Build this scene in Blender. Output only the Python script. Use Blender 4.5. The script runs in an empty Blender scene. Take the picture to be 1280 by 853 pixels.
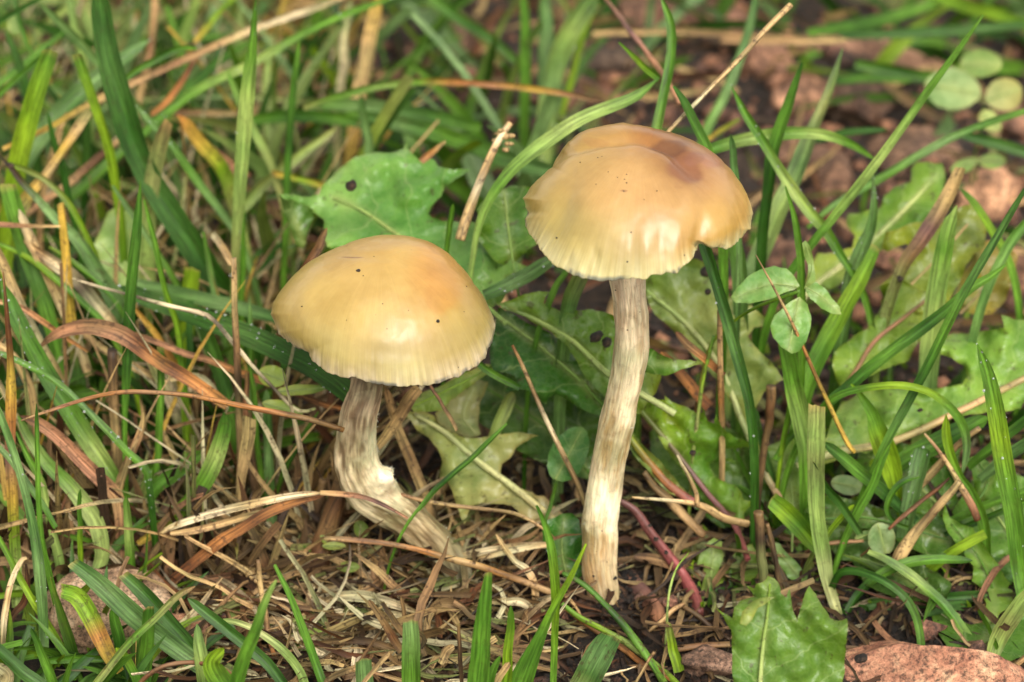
import bpy, math, random
import numpy as np
from mathutils import Vector
from mathutils.geometry import delaunay_2d_cdt
random.seed(7); rng = np.random.default_rng(7)
S = bpy.context.scene
S.unit_settings.scale_length = 0.01            # one unit is one centimetre
# ------------------------------------------------------------------ camera
PITCH = math.radians(32); DIST = 44.0; FPX = 3520.0
CP, SP = math.cos(PITCH), math.sin(PITCH)
CAM = np.array([0, -DIST*CP, 4.6 + DIST*SP])
cd = bpy.data.cameras.new('camera'); cam = bpy.data.objects.new('camera', cd); S.collection.objects.link(cam)
cam.location = CAM; cam.rotation_euler = (math.pi/2 - PITCH, 0, 0)
cd.sensor_width = 36; cd.lens = FPX/1280*36
cd.clip_start = 0.5; cd.clip_end = 3000
cd.dof.use_dof = True; cd.dof.focus_distance = 43.3
cd.dof.aperture_fstop = (cd.lens*1e-3)/0.5
S.camera = cam
# ------------------------------------------------------------------ sky and sun
W = bpy.data.worlds.new('World'); S.world = W; W.use_nodes = True
nt = W.node_tree; bg = nt.nodes['Background']
sky = nt.nodes.new('ShaderNodeTexSky'); sky.sky_type = 'NISHITA'; sky.sun_disc = False
SUN_EL, SUN_AZ = math.radians(52), math.radians(158)      # azimuth clockwise from +Y
sky.sun_elevation = SUN_EL; sky.sun_rotation = SUN_AZ
sky.air_density = 1.0; sky.dust_density = 3.0
hs = nt.nodes.new('ShaderNodeHueSaturation'); hs.inputs['Saturation'].default_value = 0.05
cl = nt.nodes.new('ShaderNodeMix'); cl.data_type = 'RGBA'; cl.blend_type = 'MULTIPLY'; cl.inputs[0].default_value = 1; cl.inputs[7].default_value = (1.0, .965, .89, 1)   # even cloud cover
nt.links.new(sky.outputs[0], hs.inputs['Color']); nt.links.new(hs.outputs[0], cl.inputs[6]); nt.links.new(cl.outputs[2], bg.inputs[0]); bg.inputs[1].default_value = 0.15
sl = bpy.data.lights.new('sun', 'SUN'); sl.energy = 1.5; sl.angle = math.radians(38); sl.color = (1, .955, .88)
so = bpy.data.objects.new('sun', sl); S.collection.objects.link(so)
sd = Vector((math.sin(SUN_AZ)*math.cos(SUN_EL), math.cos(SUN_AZ)*math.cos(SUN_EL), math.sin(SUN_EL)))
so.rotation_euler = (-sd).to_track_quat('-Z', 'Y').to_euler(); so.location = sd*60
S.view_settings.view_transform = 'Standard'; S.view_settings.look = 'None'; S.view_settings.gamma = 1
S.view_settings.exposure = 1.03
S.render.engine = 'CYCLES'; S.cycles.max_bounces = 6; S.cycles.diffuse_bounces = 3; S.cycles.transparent_max_bounces = 6
S.cycles.use_denoising = True
# ------------------------------------------------------------------ helpers
def lin(c, k=1.0):
    a = np.array(c[:3], float)/255
    return np.where(a <= .04045, a/12.92, ((a+.055)/1.055)**2.4)*k
def at(px, py, Y):
    px, py, Y = np.broadcast_arrays(np.asarray(px, float), np.asarray(py, float), np.asarray(Y, float))
    dx = px-640; dy = -(py-426.5)
    ry = CP*FPX + SP*dy; rz = -SP*FPX + CP*dy
    t = (Y-CAM[1])/ry
    return np.stack([CAM[0]+t*dx, Y, CAM[2]+t*rz], -1)
def gy(py):                                     # distance at which a photo row meets the ground
    dy = -(py-426.5)
    return CAM[1] + CAM[2]*(CP*FPX+SP*dy)/(SP*FPX-CP*dy)
def hashn(i, j, k, seed=0):
    n = (i.astype(np.int64)*374761393 + j.astype(np.int64)*668265263 + k.astype(np.int64)*2147483647 + seed*1274126177) & 0xffffffff
    n = ((n ^ (n >> 13))*1274126177) & 0xffffffff
    return ((n ^ (n >> 16)) & 0xffff)/65535.0
def vnoise(p, f=1.0, seed=0, octaves=1):
    p = np.asarray(p, float); out = 0; amp = 1; tot = 0
    for o in range(octaves):
        q = p*f; i = np.floor(q); fr = q-i; fr = fr*fr*(3-2*fr); i = i.astype(np.int64); v = 0
        for a in (0, 1):
            for b in (0, 1):
                for c in (0, 1):
                    w = (fr[..., 0] if a else 1-fr[..., 0])*(fr[..., 1] if b else 1-fr[..., 1])*(fr[..., 2] if c else 1-fr[..., 2])
                    v = v+w*hashn(i[..., 0]+a, i[..., 1]+b, i[..., 2]+c, seed+o*17)
        out = out+amp*(v*2-1); tot += amp; amp *= .5; f *= 2.03
    return out/tot
def p3(a, b, c=0):
    return np.stack(np.broadcast_arrays(np.asarray(a, float), np.asarray(b, float), np.asarray(c, float)), -1)
COL = S.collection
def mesh_obj(name, V, F, mat, parent=None, colors=None, uv=None, smooth=True):
    me = bpy.data.meshes.new(name)
    V = np.asarray(V, np.float32).reshape(-1, 3)
    if isinstance(F, np.ndarray):
        k = F.shape[1]; n = len(F)
        me.vertices.add(len(V)); me.vertices.foreach_set('co', V.ravel())
        me.loops.add(n*k); me.loops.foreach_set('vertex_index', F.astype(np.int32).ravel())
        me.polygons.add(n); me.polygons.foreach_set('loop_start', np.arange(n, dtype=np.int32)*k)
        me.update(calc_edges=True)
    else:
        me.from_pydata(V.tolist(), [], F); me.update()
    if smooth: me.polygons.foreach_set('use_smooth', np.ones(len(me.polygons), bool))
    if colors is not None:
        a = me.color_attributes.new('col', 'FLOAT_COLOR', 'POINT')
        c = np.ones((len(V), 4), np.float32); c[:, :3] = np.asarray(colors).reshape(-1, 3)
        a.data.foreach_set('color', c.ravel())
    if uv is not None:
        u = me.uv_layers.new(name='UVMap')
        li = np.empty(len(me.loops), np.int32); me.loops.foreach_get('vertex_index', li)
        u.data.foreach_set('uv', np.asarray(uv, np.float32).reshape(-1, 2)[li].ravel())
    me.materials.append(mat)
    o = bpy.data.objects.new(name, me); COL.objects.link(o)
    if parent is not None: o.parent = parent
    return o
def tag(o, label=None, cat=None, group=None, kind=None):
    if label: o['label'] = label
    if cat: o['category'] = cat
    if group: o['group'] = group
    if kind: o['kind'] = kind
    return o
def empty(name, loc=(0, 0, 0)):
    o = bpy.data.objects.new(name, None); o.empty_display_size = .2; o.location = loc; COL.objects.link(o); return o
def rebase(o, loc):                              # put an object's origin at its base
    loc = Vector([float(v) for v in loc]); me = o.data
    n = len(me.vertices); a = np.empty(n*3, np.float32); me.vertices.foreach_get('co', a)
    a = a.reshape(-1, 3)-np.array(loc, np.float32); me.vertices.foreach_set('co', a.ravel()); o.location = loc; me.update()
def catmull(P, n):
    P = np.asarray(P, float)
    if len(P) == 2: P = np.vstack([P[0], (P[0]+P[1])/2, P[1]])
    d = np.r_[0, np.cumsum(np.maximum(1e-6, np.linalg.norm(np.diff(P[:, :2], axis=0), axis=1))**.7)]
    t = np.linspace(0, d[-1], n); out = np.empty((n, P.shape[1]))
    m = np.empty_like(P); m[1:-1] = (P[2:]-P[:-2])/(d[2:]-d[:-2])[:, None]
    m[0] = (P[1]-P[0])/(d[1]-d[0]); m[-1] = (P[-1]-P[-2])/(d[-1]-d[-2])
    k = np.clip(np.searchsorted(d, t, side='right')-1, 0, len(P)-2)
    h = (d[k+1]-d[k])[:, None]; u = ((t-d[k])[:, None])/h
    return (2*u**3-3*u**2+1)*P[k] + (u**3-2*u**2+u)*h*m[k] + (-2*u**3+3*u**2)*P[k+1] + (u**3-u**2)*h*m[k+1]
# ------------------------------------------------------------------ materials
def nodes(name):
    m = bpy.data.materials.new(name); m.use_nodes = True
    t = m.node_tree; return m, t, t.nodes['Principled BSDF'], t.nodes['Material Output']
def N(t, typ, **kw):
    n = t.nodes.new(typ)
    for k, v in kw.items():
        if k.startswith('i_'): n.inputs[k[2:].replace('_', ' ')].default_value = v
        else: setattr(n, k, v)
    return n
def ramp(t, src, stops):
    r = t.nodes.new('ShaderNodeValToRGB'); e = r.color_ramp.elements
    while len(e) > 1: e.remove(e[-1])
    for i, (p, c) in enumerate(stops):
        x = e[0] if i == 0 else e.new(p)
        x.position = p; x.color = (*c, 1) if len(c) == 3 else c
    t.links.new(src, r.inputs[0]); return r
def gray(v): return (v, v, v)
def plant_mat(name, rough=.42, trans=.28, streak=(30, 1.4), lo=.62, hi=1.3, spot=.0, bump=.65, spec=.24, spotcol=(.05, .025, .012)):
    m, t, b, out = nodes(name); L = t.links.new
    at_ = N(t, 'ShaderNodeAttribute', attribute_name='col')
    tc = N(t, 'ShaderNodeTexCoord'); mp = N(t, 'ShaderNodeMapping'); L(tc.outputs['UV'], mp.inputs[0]); mp.inputs['Scale'].default_value = (streak[0], streak[1], 1)
    n1 = N(t, 'ShaderNodeTexNoise', i_Scale=1.0, i_Detail=3.0, i_Roughness=.6); L(mp.outputs[0], n1.inputs['Vector'])
    r1 = ramp(t, n1.outputs['Fac'], [(.38, gray(lo)), (.62, gray(hi))])
    mx = N(t, 'ShaderNodeMix', data_type='RGBA', blend_type='MULTIPLY'); mx.inputs[0].default_value = 1
    L(at_.outputs['Color'], mx.inputs[6]); L(r1.outputs[0], mx.inputs[7])
    geo = N(t, 'ShaderNodeNewGeometry')
    n3 = N(t, 'ShaderNodeTexNoise', i_Scale=1.1, i_Detail=3.0); L(geo.outputs['Position'], n3.inputs['Vector'])
    r3 = ramp(t, n3.outputs['Fac'], [(.36, (.7, .78, .66)), (.64, (1.22, 1.14, 1.1))])
    mx3 = N(t, 'ShaderNodeMix', data_type='RGBA', blend_type='MULTIPLY'); mx3.inputs[0].default_value = 1
    L(mx.outputs[2], mx3.inputs[6]); L(r3.outputs[0], mx3.inputs[7]); col = mx3.outputs[2]
    if spot > 0:
        n2 = N(t, 'ShaderNodeTexNoise', i_Scale=9.0, i_Detail=5.0, i_Roughness=.7); L(geo.outputs['Position'], n2.inputs['Vector'])
        r2 = ramp(t, n2.outputs['Fac'], [(.54, gray(0)), (.63, gray(spot))])
        mx2 = N(t, 'ShaderNodeMix', data_type='RGBA'); L(r2.outputs[0], mx2.inputs[0]); L(col, mx2.inputs[6]); mx2.inputs[7].default_value = (*spotcol, 1); col = mx2.outputs[2]
    L(col, b.inputs['Base Color'])
    n4 = N(t, 'ShaderNodeTexNoise', i_Scale=3.0, i_Detail=3.0); L(geo.outputs['Position'], n4.inputs['Vector'])
    mr = N(t, 'ShaderNodeMapRange'); mr.inputs[3].default_value = rough-.14; mr.inputs[4].default_value = rough+.16; L(n4.outputs['Fac'], mr.inputs[0]); L(mr.outputs[0], b.inputs['Roughness'])
    b.inputs['Specular IOR Level'].default_value = spec
    bp = N(t, 'ShaderNodeBump', i_Strength=bump, i_Distance=.02); L(n1.outputs['Fac'], bp.inputs['Height']); L(bp.outputs[0], b.inputs['Normal'])
    if trans > 0:
        tr = N(t, 'ShaderNodeBsdfTranslucent'); g = N(t, 'ShaderNodeMix', data_type='RGBA', blend_type='MULTIPLY'); g.inputs[0].default_value = 1
        L(col, g.inputs[6]); g.inputs[7].default_value = (1.45, 1.4, .65, 1); L(g.outputs[2], tr.inputs['Color'])
        ms = N(t, 'ShaderNodeMixShader'); ms.inputs[0].default_value = trans
        L(b.outputs[0], ms.inputs[1]); L(tr.outputs[0], ms.inputs[2]); L(ms.outputs[0], out.inputs[0])
    return m
M_G = plant_mat('green_blade', spot=.22, trans=.3)
M_GD = plant_mat('ageing_blade', spot=.55, trans=.25, rough=.5)
M_D = plant_mat('dry_blade', rough=.68, trans=.12, streak=(34, 1.2), lo=.42, hi=1.35, spot=.75, bump=.6, spec=.35)
M_ST = plant_mat('dry_stalk', rough=.6, trans=0, streak=(26, 1.3), lo=.5, hi=1.3, spot=.8, bump=.4, spec=.35)
M_PET = plant_mat('petiole_skin', rough=.4, trans=.0, streak=(22, 1.2), lo=.7, hi=1.2, spot=.5, bump=.3)
def leaf_mat(name, rough=.34, spot=.6, vein=.2, trans=.25):
    m, t, b, out = nodes(name); L = t.links.new
    at_ = N(t, 'ShaderNodeAttribute', attribute_name='col'); uvn = N(t, 'ShaderNodeUVMap', uv_map='UVMap')
    sp = N(t, 'ShaderNodeSeparateXYZ'); L(uvn.outputs[0], sp.inputs[0])
    geo = N(t, 'ShaderNodeNewGeometry')
    ab = N(t, 'ShaderNodeMath', operation='ABSOLUTE'); L(sp.outputs[0], ab.inputs[0])
    m1 = N(t, 'ShaderNodeMath', operation='MULTIPLY_ADD'); L(ab.outputs[0], m1.inputs[0]); m1.inputs[1].default_value = -.8; L(sp.outputs[1], m1.inputs[2])
    nz = N(t, 'ShaderNodeTexNoise', i_Scale=2.0, i_Detail=2.0); L(geo.outputs['Position'], nz.inputs['Vector'])
    m2 = N(t, 'ShaderNodeMath', operation='MULTIPLY_ADD'); L(nz.outputs['Fac'], m2.inputs[0]); m2.inputs[1].default_value = .45; L(m1.outputs[0], m2.inputs[2])
    m3 = N(t, 'ShaderNodeMath', operation='MULTIPLY'); L(m2.outputs[0], m3.inputs[0]); m3.inputs[1].default_value = 9.0
    sn = N(t, 'ShaderNodeMath', operation='SINE'); L(m3.outputs[0], sn.inputs[0])
    rv = ramp(t, sn.outputs[0], [(.975, gray(0)), (1.0, gray(vein))])
    vo = N(t, 'ShaderNodeTexVoronoi', feature='DISTANCE_TO_EDGE', i_Scale=7.0); L(geo.outputs['Position'], vo.inputs['Vector'])
    rn = ramp(t, vo.outputs['Distance'], [(0, gray(.07)), (.09, gray(0))])
    add = N(t, 'ShaderNodeMath', operation='MAXIMUM'); L(rv.outputs[0], add.inputs[0]); L(rn.outputs[0], add.inputs[1])
    n2 = N(t, 'ShaderNodeTexNoise', i_Scale=1.3, i_Detail=5.0, i_Roughness=.6); L(geo.outputs['Position'], n2.inputs['Vector'])
    r2 = ramp(t, n2.outputs['Fac'], [(.36, (.55, .7, .5)), (.5, (.95, .97, .9)), (.66, (1.3, 1.2, 1.15))])  # leaf blotches; the pale tone also paints in sheen on glossy green
    mx = N(t, 'ShaderNodeMix', data_type='RGBA', blend_type='MULTIPLY'); mx.inputs[0].default_value = 1; L(at_.outputs['Color'], mx.inputs[6]); L(r2.outputs[0], mx.inputs[7])
    mv = N(t, 'ShaderNodeMix', data_type='RGBA'); L(add.outputs[0], mv.inputs[0]); L(mx.outputs[2], mv.inputs[6]); mv.inputs[7].default_value = (.42, .5, .2, 1)
    n5 = N(t, 'ShaderNodeTexNoise', i_Scale=5.5, i_Detail=4.0, i_Roughness=.65); L(geo.outputs['Position'], n5.inputs['Vector'])
    r5 = ramp(t, n5.outputs['Fac'], [(.61, gray(0)), (.66, gray(spot))])
    ms2 = N(t, 'ShaderNodeMix', data_type='RGBA'); L(r5.outputs[0], ms2.inputs[0]); L(mv.outputs[2], ms2.inputs[6]); ms2.inputs[7].default_value = (.05, .035, .015, 1)
    L(ms2.outputs[2], b.inputs['Base Color'])
    b.inputs['Specular IOR Level'].default_value = .38; r6 = ramp(t, n2.outputs['Fac'], [(.42, gray(rough+.16)), (.56, gray(rough-.1))]); L(r6.outputs[0], b.inputs['Roughness'])
    hb = N(t, 'ShaderNodeMath', operation='MULTIPLY_ADD'); L(add.outputs[0], hb.inputs[0]); hb.inputs[1].default_value = -.9; 
    n6 = N(t, 'ShaderNodeTexNoise', i_Scale=11.0, i_Detail=3.0); L(geo.outputs['Position'], n6.inputs['Vector']); L(n6.outputs['Fac'], hb.inputs[2])
    bp = N(t, 'ShaderNodeBump', i_Strength=.5, i_Distance=.04); L(hb.outputs[0], bp.inputs['Height']); L(bp.outputs[0], b.inputs['Normal'])
    tr = N(t, 'ShaderNodeBsdfTranslucent'); g = N(t, 'ShaderNodeMix', data_type='RGBA', blend_type='MULTIPLY'); g.inputs[0].default_value = 1
    L(ms2.outputs[2], g.inputs[6]); g.inputs[7].default_value = (1.45, 1.45, .6, 1); L(g.outputs[2], tr.inputs['Color'])
    ms = N(t, 'ShaderNodeMixShader'); ms.inputs[0].default_value = trans
    L(b.outputs[0], ms.inputs[1]); L(tr.outputs[0], ms.inputs[2]); L(ms.outputs[0], out.inputs[0])
    return m
M_L = leaf_mat('leaf_skin'); M_LC = leaf_mat('smooth_leaf_skin', spot=.15, vein=.12, rough=.42)
def rock_mat(name, cols, scale=3, rough=.8, bump=.6):
    m, t, b, out = nodes(name); L = t.links.new
    tc = N(t, 'ShaderNodeTexCoord'); at_ = N(t, 'ShaderNodeAttribute', attribute_name='col')
    n1 = N(t, 'ShaderNodeTexNoise', i_Scale=scale, i_Detail=8.0, i_Roughness=.75); L(tc.outputs['Object'], n1.inputs['Vector'])
    r1 = ramp(t, n1.outputs['Fac'], [(.38+.24*i/(len(cols)-1), tuple(c)) for i, c in enumerate(cols)])
    n2 = N(t, 'ShaderNodeTexNoise', i_Scale=scale*7, i_Detail=6.0, i_Roughness=.8); L(tc.outputs['Object'], n2.inputs['Vector'])
    r2 = ramp(t, n2.outputs['Fac'], [(.4, gray(.22)), (.5, gray(.95)), (.62, gray(1.5))])
    mx = N(t, 'ShaderNodeMix', data_type='RGBA', blend_type='MULTIPLY'); mx.inputs[0].default_value = 1; L(r1.outputs[0], mx.inputs[6]); L(r2.outputs[0], mx.inputs[7])
    m2 = N(t, 'ShaderNodeMix', data_type='RGBA', blend_type='MULTIPLY'); m2.inputs[0].default_value = 1; L(mx.outputs[2], m2.inputs[6]); L(at_.outputs['Color'], m2.inputs[7])
    L(m2.outputs[2], b.inputs['Base Color'])
    rr = ramp(t, n1.outputs['Fac'], [(.35, gray(rough)), (.65, gray(rough-.3))]); L(rr.outputs[0], b.inputs['Roughness'])
    bp = N(t, 'ShaderNodeBump', i_Strength=bump, i_Distance=.12); L(n2.outputs['Fac'], bp.inputs['Height']); L(bp.outputs[0], b.inputs['Normal'])
    return m
M_SOIL = rock_mat('soil', [(.007, .0045, .003), (.022, .013, .008), (.06, .037, .022)], 2.5, .85, .8)
M_STONE = rock_mat('stone_surface', [(.16, .1, .06), (.4, .27, .17), (.6, .47, .33)], 2.2, .75)
M_REDS = rock_mat('red_stone_surface', [(.22, .085, .05), (.42, .2, .12), (.5, .33, .2)], 1.6, .75)
M_CLOD = rock_mat('clod_surface', [(.02, .013, .009), (.085, .052, .037), (.2, .135, .1)], 2.2, .7)
# palette: photo colours turned into albedo
K = .64
PAL = dict(g=(98, 144, 48), b=(122, 156, 96), d=(56, 98, 32), y=(134, 168, 40), p=(162, 186, 104), c=(206, 210, 146), u=(214, 176, 78), o=(180, 122, 66),
           t=(208, 174, 122), n=(146, 114, 76), r=(172, 124, 92), k=(70, 52, 36), w=(226, 210, 172), q=(108, 66, 36), h=(148, 154, 92), v=(124, 90, 88), s=(82, 120, 58))
def stops(cols, n):
    A = np.array([lin(PAL[c], K) for c in cols]); A = A if len(A) > 1 else np.vstack([A, A])
    x = np.linspace(0, len(A)-1, n); k = np.clip(x.astype(int), 0, len(A)-2); f = (x-k)[:, None]
    return A[k]*(1-f)+A[k+1]*f
ORG = [0, 0, 1.0]
def Z(ox, oy, s): ORG[:] = [ox, oy, float(s)]
KINDS = dict(g=('grass_blade', 'grass blade', 'green grass blades'), d=('dead_grass_blade', 'dry grass blade', 'dead grass blades'),
             s=('dry_stalk', 'dry stalk', 'dry stalks'))
M_DEW = None
def dew_mat():
    m, t, b, out = nodes('dew'); b.inputs['Transmission Weight'].default_value = .75; b.inputs['Roughness'].default_value = .04
    b.inputs['IOR'].default_value = 1.33; b.inputs['Base Color'].default_value = (.93, .96, .95, 1); return m
M_DEW = dew_mat()
SPH = None
def sphere_unit():
    global SPH
    if SPH is None:
        v = [(0, 0, 1)]; f = []; nr, ns = 4, 8
        for i in range(1, nr):
            for j in range(ns):
                a = math.pi*i/nr; c = 2*math.pi*j/ns; v.append((math.sin(a)*math.cos(c), math.sin(a)*math.sin(c), math.cos(a)))
        v.append((0, 0, -1)); last = len(v)-1
        for j in range(ns):
            f.append((0, 1+j, 1+(j+1) % ns, 1+(j+1) % ns)); f.append((last, last-ns+(j+1) % ns, last-ns+j, last-ns+j))
            for i in range(nr-2):
                a = 1+i*ns; f.append((a+j, a+ns+j, a+ns+(j+1) % ns, a+(j+1) % ns))
        tri = []
        for q in f:
            if q[2] == q[3]: tri.append(q[:3])
            else: tri += [(q[0], q[1], q[2]), (q[0], q[2], q[3])]
        SPH = (np.array(v), np.array(tri))
    return SPH
def drops(parent, V, idx, lo=.012, hi=.03, off=None):
    v, f = sphere_unit(); C = V[idx]; r = rng.uniform(lo, hi, len(C))*np.where(rng.random(len(C)) < .15, 1.7, 1)
    P = C[:, None, :]+v[None]*r[:, None, None]
    if off is not None: P = P+off*r[:, None, None]*.5
    F = (f[None]+(np.arange(len(C))*len(v))[:, None, None]).reshape(-1, 3)
    o = mesh_obj('dew_drops', P, F, M_DEW, parent); tag(o, kind='stuff'); return o
def frame(P, roll):
    T = np.gradient(P, axis=0); T /= np.linalg.norm(T, axis=1)[:, None]+1e-9
    Vw = CAM-P; Vw /= np.linalg.norm(Vw, axis=1)[:, None]
    s = np.cross(T, Vw); s /= np.linalg.norm(s, axis=1)[:, None]+1e-9
    n = np.cross(s, T); c, q = np.cos(roll)[:, None], np.sin(roll)[:, None]
    return T, s*c+n*q, n*c-s*q
USED = set()
def path3(pts, w, y0, y1, ext, n, wob):
    ox, oy, sc = ORG; A = np.array(pts, float); A[:, 0] = ox+A[:, 0]/sc; A[:, 1] = oy+A[:, 1]/sc
    w = np.interp(np.linspace(0, 1, len(A)), np.linspace(0, 1, len(w)), w) if isinstance(w, (list, tuple)) and len(w) != len(A) else np.broadcast_to(np.array(w, float), (len(A),))
    if y0 is None: y0 = gy(A[0, 1])
    if isinstance(y0, (list, tuple)): Y = np.interp(np.linspace(0, 1, len(A)), np.linspace(0, 1, len(y0)), y0)
    else:
        if y1 is None: y1 = y0
        d = np.r_[0, np.cumsum(np.linalg.norm(np.diff(A, axis=0), axis=1))]; Y = y0+(y1-y0)*d/d[-1]
    Y = np.minimum(Y, gy(A[:, 1])-.02)
    Q = catmull(np.column_stack([A, Y, w]), n)
    Q[:, 3] = np.maximum(Q[:, 3], .25)
    if wob: Q[:, 0] += wob*vnoise(p3(np.linspace(0, 5, n), random.random()*99), 1)
    P = at(Q[:, 0], Q[:, 1], Q[:, 2]); Wc = Q[:, 3]*(np.linalg.norm(P-CAM, axis=1))/FPX
    if ext and P[0, 2] > .15:
        k = max(3, int(P[0, 2]/.35)); d0 = P[0]-P[2]; d0 = d0/np.linalg.norm(d0)
        E = []; q = P[0].copy(); dr = d0.copy()
        for i in range(60):
            dr = dr*.8+np.array([0, 0, -1.])*.2; dr /= np.linalg.norm(dr); q = q+dr*.22; E.append(q.copy())
            if q[2] < -.25: break
        E = np.array(E[::-1]); P = np.vstack([E, P]); Wc = np.r_[np.linspace(Wc[0]*.7, Wc[0], len(E)), Wc]
    return P, Wc
def b(kind, label, pts, w, cols, y0=None, y1=None, roll=None, fold=.5, cut=False, dew=0, ext=None, twist=0, mat=None, wob=1.0, n=None, tube=False, curl=0, parent=None, name=None):
    n = n or (30 if len(pts) > 3 else 22)
    if ext is None: ext = kind == 'g' or (kind in 'sd' and pts[0][1] > pts[-1][1]+2.4*abs(pts[0][0]-pts[-1][0]))
    P, Wc = path3(pts, w, y0, y1, ext, n, wob)
    m = len(P); t = np.linspace(0, 1, m)
    nm, cat, grp = KINDS[kind]; nm = name or nm
    if kind == 's': tube = True
    C = stops(cols, m)
    L = np.r_[0, np.cumsum(np.linalg.norm(np.diff(P, axis=0), axis=1))]
    sd = random.random()*50
    if not cut and not tube and Wc[-1] > .05: Wc = Wc*np.clip((1-t)/.06, .05, 1)**.6
    Wc = Wc*(1+.05*vnoise(p3(L*2.2, sd), 1))
    if tube:
        k = 8; T, s_, n_ = frame(P, np.full(m, random.uniform(0, 3)))
        a = np.arange(k)*2*math.pi/k; flat = random.uniform(.6, .9)
        rr = .5*Wc[:, None]*(1+.12*vnoise(p3(L[:, None]*3, a[None, :]*1.0, sd), 1))
        V = P[:, None]+rr[..., None]*(np.cos(a)[None, :, None]*s_[:, None]+flat*np.sin(a)[None, :, None]*n_[:, None])
        V = V.reshape(-1, 3); i = np.arange(m-1)[:, None]*k; j = np.arange(k)[None]
        F = np.stack([i+j, i+(j+1) % k, i+k+(j+1) % k, i+k+j], -1).reshape(-1, 4)
        V = np.vstack([V, P[0], P[-1]]); F = np.vstack([F, [[m*k, (x+1) % k, x, x] for x in range(0)] or np.zeros((0, 4), int)])
        caps = [(m*k, (x+1) % k, x) for x in range(k)]+[(m*k+1, (m-1)*k+x, (m-1)*k+(x+1) % k) for x in range(k)]
        Fl = [tuple(q) for q in F.tolist()]+caps
        Cc = np.vstack([np.repeat(C, k, 0), C[0], C[-1]*.6]); uv = np.column_stack([np.tile(np.abs(a/math.pi-1), m)*np.repeat(Wc, k), np.repeat(L, k)]); uv = np.vstack([uv, uv[0], uv[-1]])
        uv[:, 0] += sd; Cc = Cc*(1+.15*vnoise(V, 1.7, 3, 2))[:, None]
        o = mesh_obj(nm, V, Fl, mat or M_ST, parent, Cc, uv)
    else:
        if roll is None: roll = random.uniform(-.55, .55)
        R = roll+twist*(t-.5)+.15*vnoise(p3(L*.7, sd+9), 1)
        T, s_, n_ = frame(P, R)
        us = np.array([-1, -.55, -.08, .08, .55, 1]); k = len(us)
        cw = .5*Wc/np.maximum(.55, np.cos(R))
        if cut: us_j = rng.uniform(-.04, .04, k)
        dep = fold*(np.abs(us)-.5) if curl == 0 else curl*(us**2)
        V = P[:, None]+cw[:, None, None]*(us[None, :, None]*s_[:, None]+dep[None, :, None]*n_[:, None])
        if cut: V[-1] += T[-1]*(us_j*3*cw[-1]+.25*cw[-1]*np.sign(random.random()-.5)*us)[:, None]
        V = V.reshape(-1, 3); i = np.arange(m-1)[:, None]*k; j = np.arange(k-1)[None]
        F = np.stack([i+j, i+j+1, i+k+j+1, i+k+j], -1).reshape(-1, 4)
        Cc = np.repeat(C, k, 0)*(1+.14*vnoise(V, 1.3, 5, 2))[:, None]
        mid = np.tile((np.abs(us) < .2), m); Cc[mid] *= 1.3
        if cut:
            e = np.clip((t-.985)/.015, 0, 1); e = np.repeat(e, k)[:, None]; Cc = Cc*(1-.6*e)+lin((150, 130, 80))*.6*e
        uv = np.column_stack([np.tile(us, m)*np.repeat(Wc, k)*.5+sd, np.repeat(L, k)])
        o = mesh_obj(nm, V, F, mat or (M_D if kind == 'd' else (M_GD if any(c in 'uorntk' for c in cols) else M_G)), parent, Cc, uv)
    if parent is None:
        base = P[0].copy(); rebase(o, base)
        if label in USED: print('DUP LABEL', label)
        USED.add(label); tag(o, label, cat, grp)
        if dew:
            d = drops(o, V-base, rng.choice(len(V), int(dew*.8)+1), (.007), .015, off=(CAM-base)/np.linalg.norm(CAM-base))
    return o
# ------------------------------------------------------------------ ground
def ground_z(x, y):
    p = p3(x, y)
    far = np.clip((y-6)/10, 0, 1)*np.clip((x+3)/5, 0, 1)
    z = .16*vnoise(p, .35, 1, 2)+.09*vnoise(p, 1.3, 2, 3)*(1+1.5*far)-.12
    d = np.hypot(x-1.4, y+.6); z = z*(1-.5*np.exp(-d*d))
    return z*np.clip(1.5-np.hypot(x, y)/200, .2, 1)
def grid_axis(lo, hi, step, far):
    a = list(np.arange(lo, hi, step)); s = step
    while a[-1] < far: s *= 1.25; a.append(a[-1]+s)
    s = step
    while a[0] > -far: s *= 1.25; a.insert(0, a[0]-s)
    return np.array(a)
gx, gyy = grid_axis(-9, 9, .09, 1500), grid_axis(-6, 26, .09, 1500)
X, Y_ = np.meshgrid(gx, gyy); zz = ground_z(X, Y_)
i = np.arange(len(gyy)-1)[:, None]*len(gx); j = np.arange(len(gx)-1)[None]
F = np.stack([i+j, i+j+1, i+len(gx)+j+1, i+len(gx)+j], -1).reshape(-1, 4)
tint = 1+.4*vnoise(np.stack([X, Y_, zz], -1).reshape(-1, 3), .5, 9, 2)
gr = mesh_obj('ground', np.stack([X, Y_, zz], -1).reshape(-1, 3), F, M_SOIL, None, tint[:, None]*np.array([1.1, 1, .92]))
tag(gr, 'dark brown crumbly soil under the grass', kind='structure')
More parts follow.
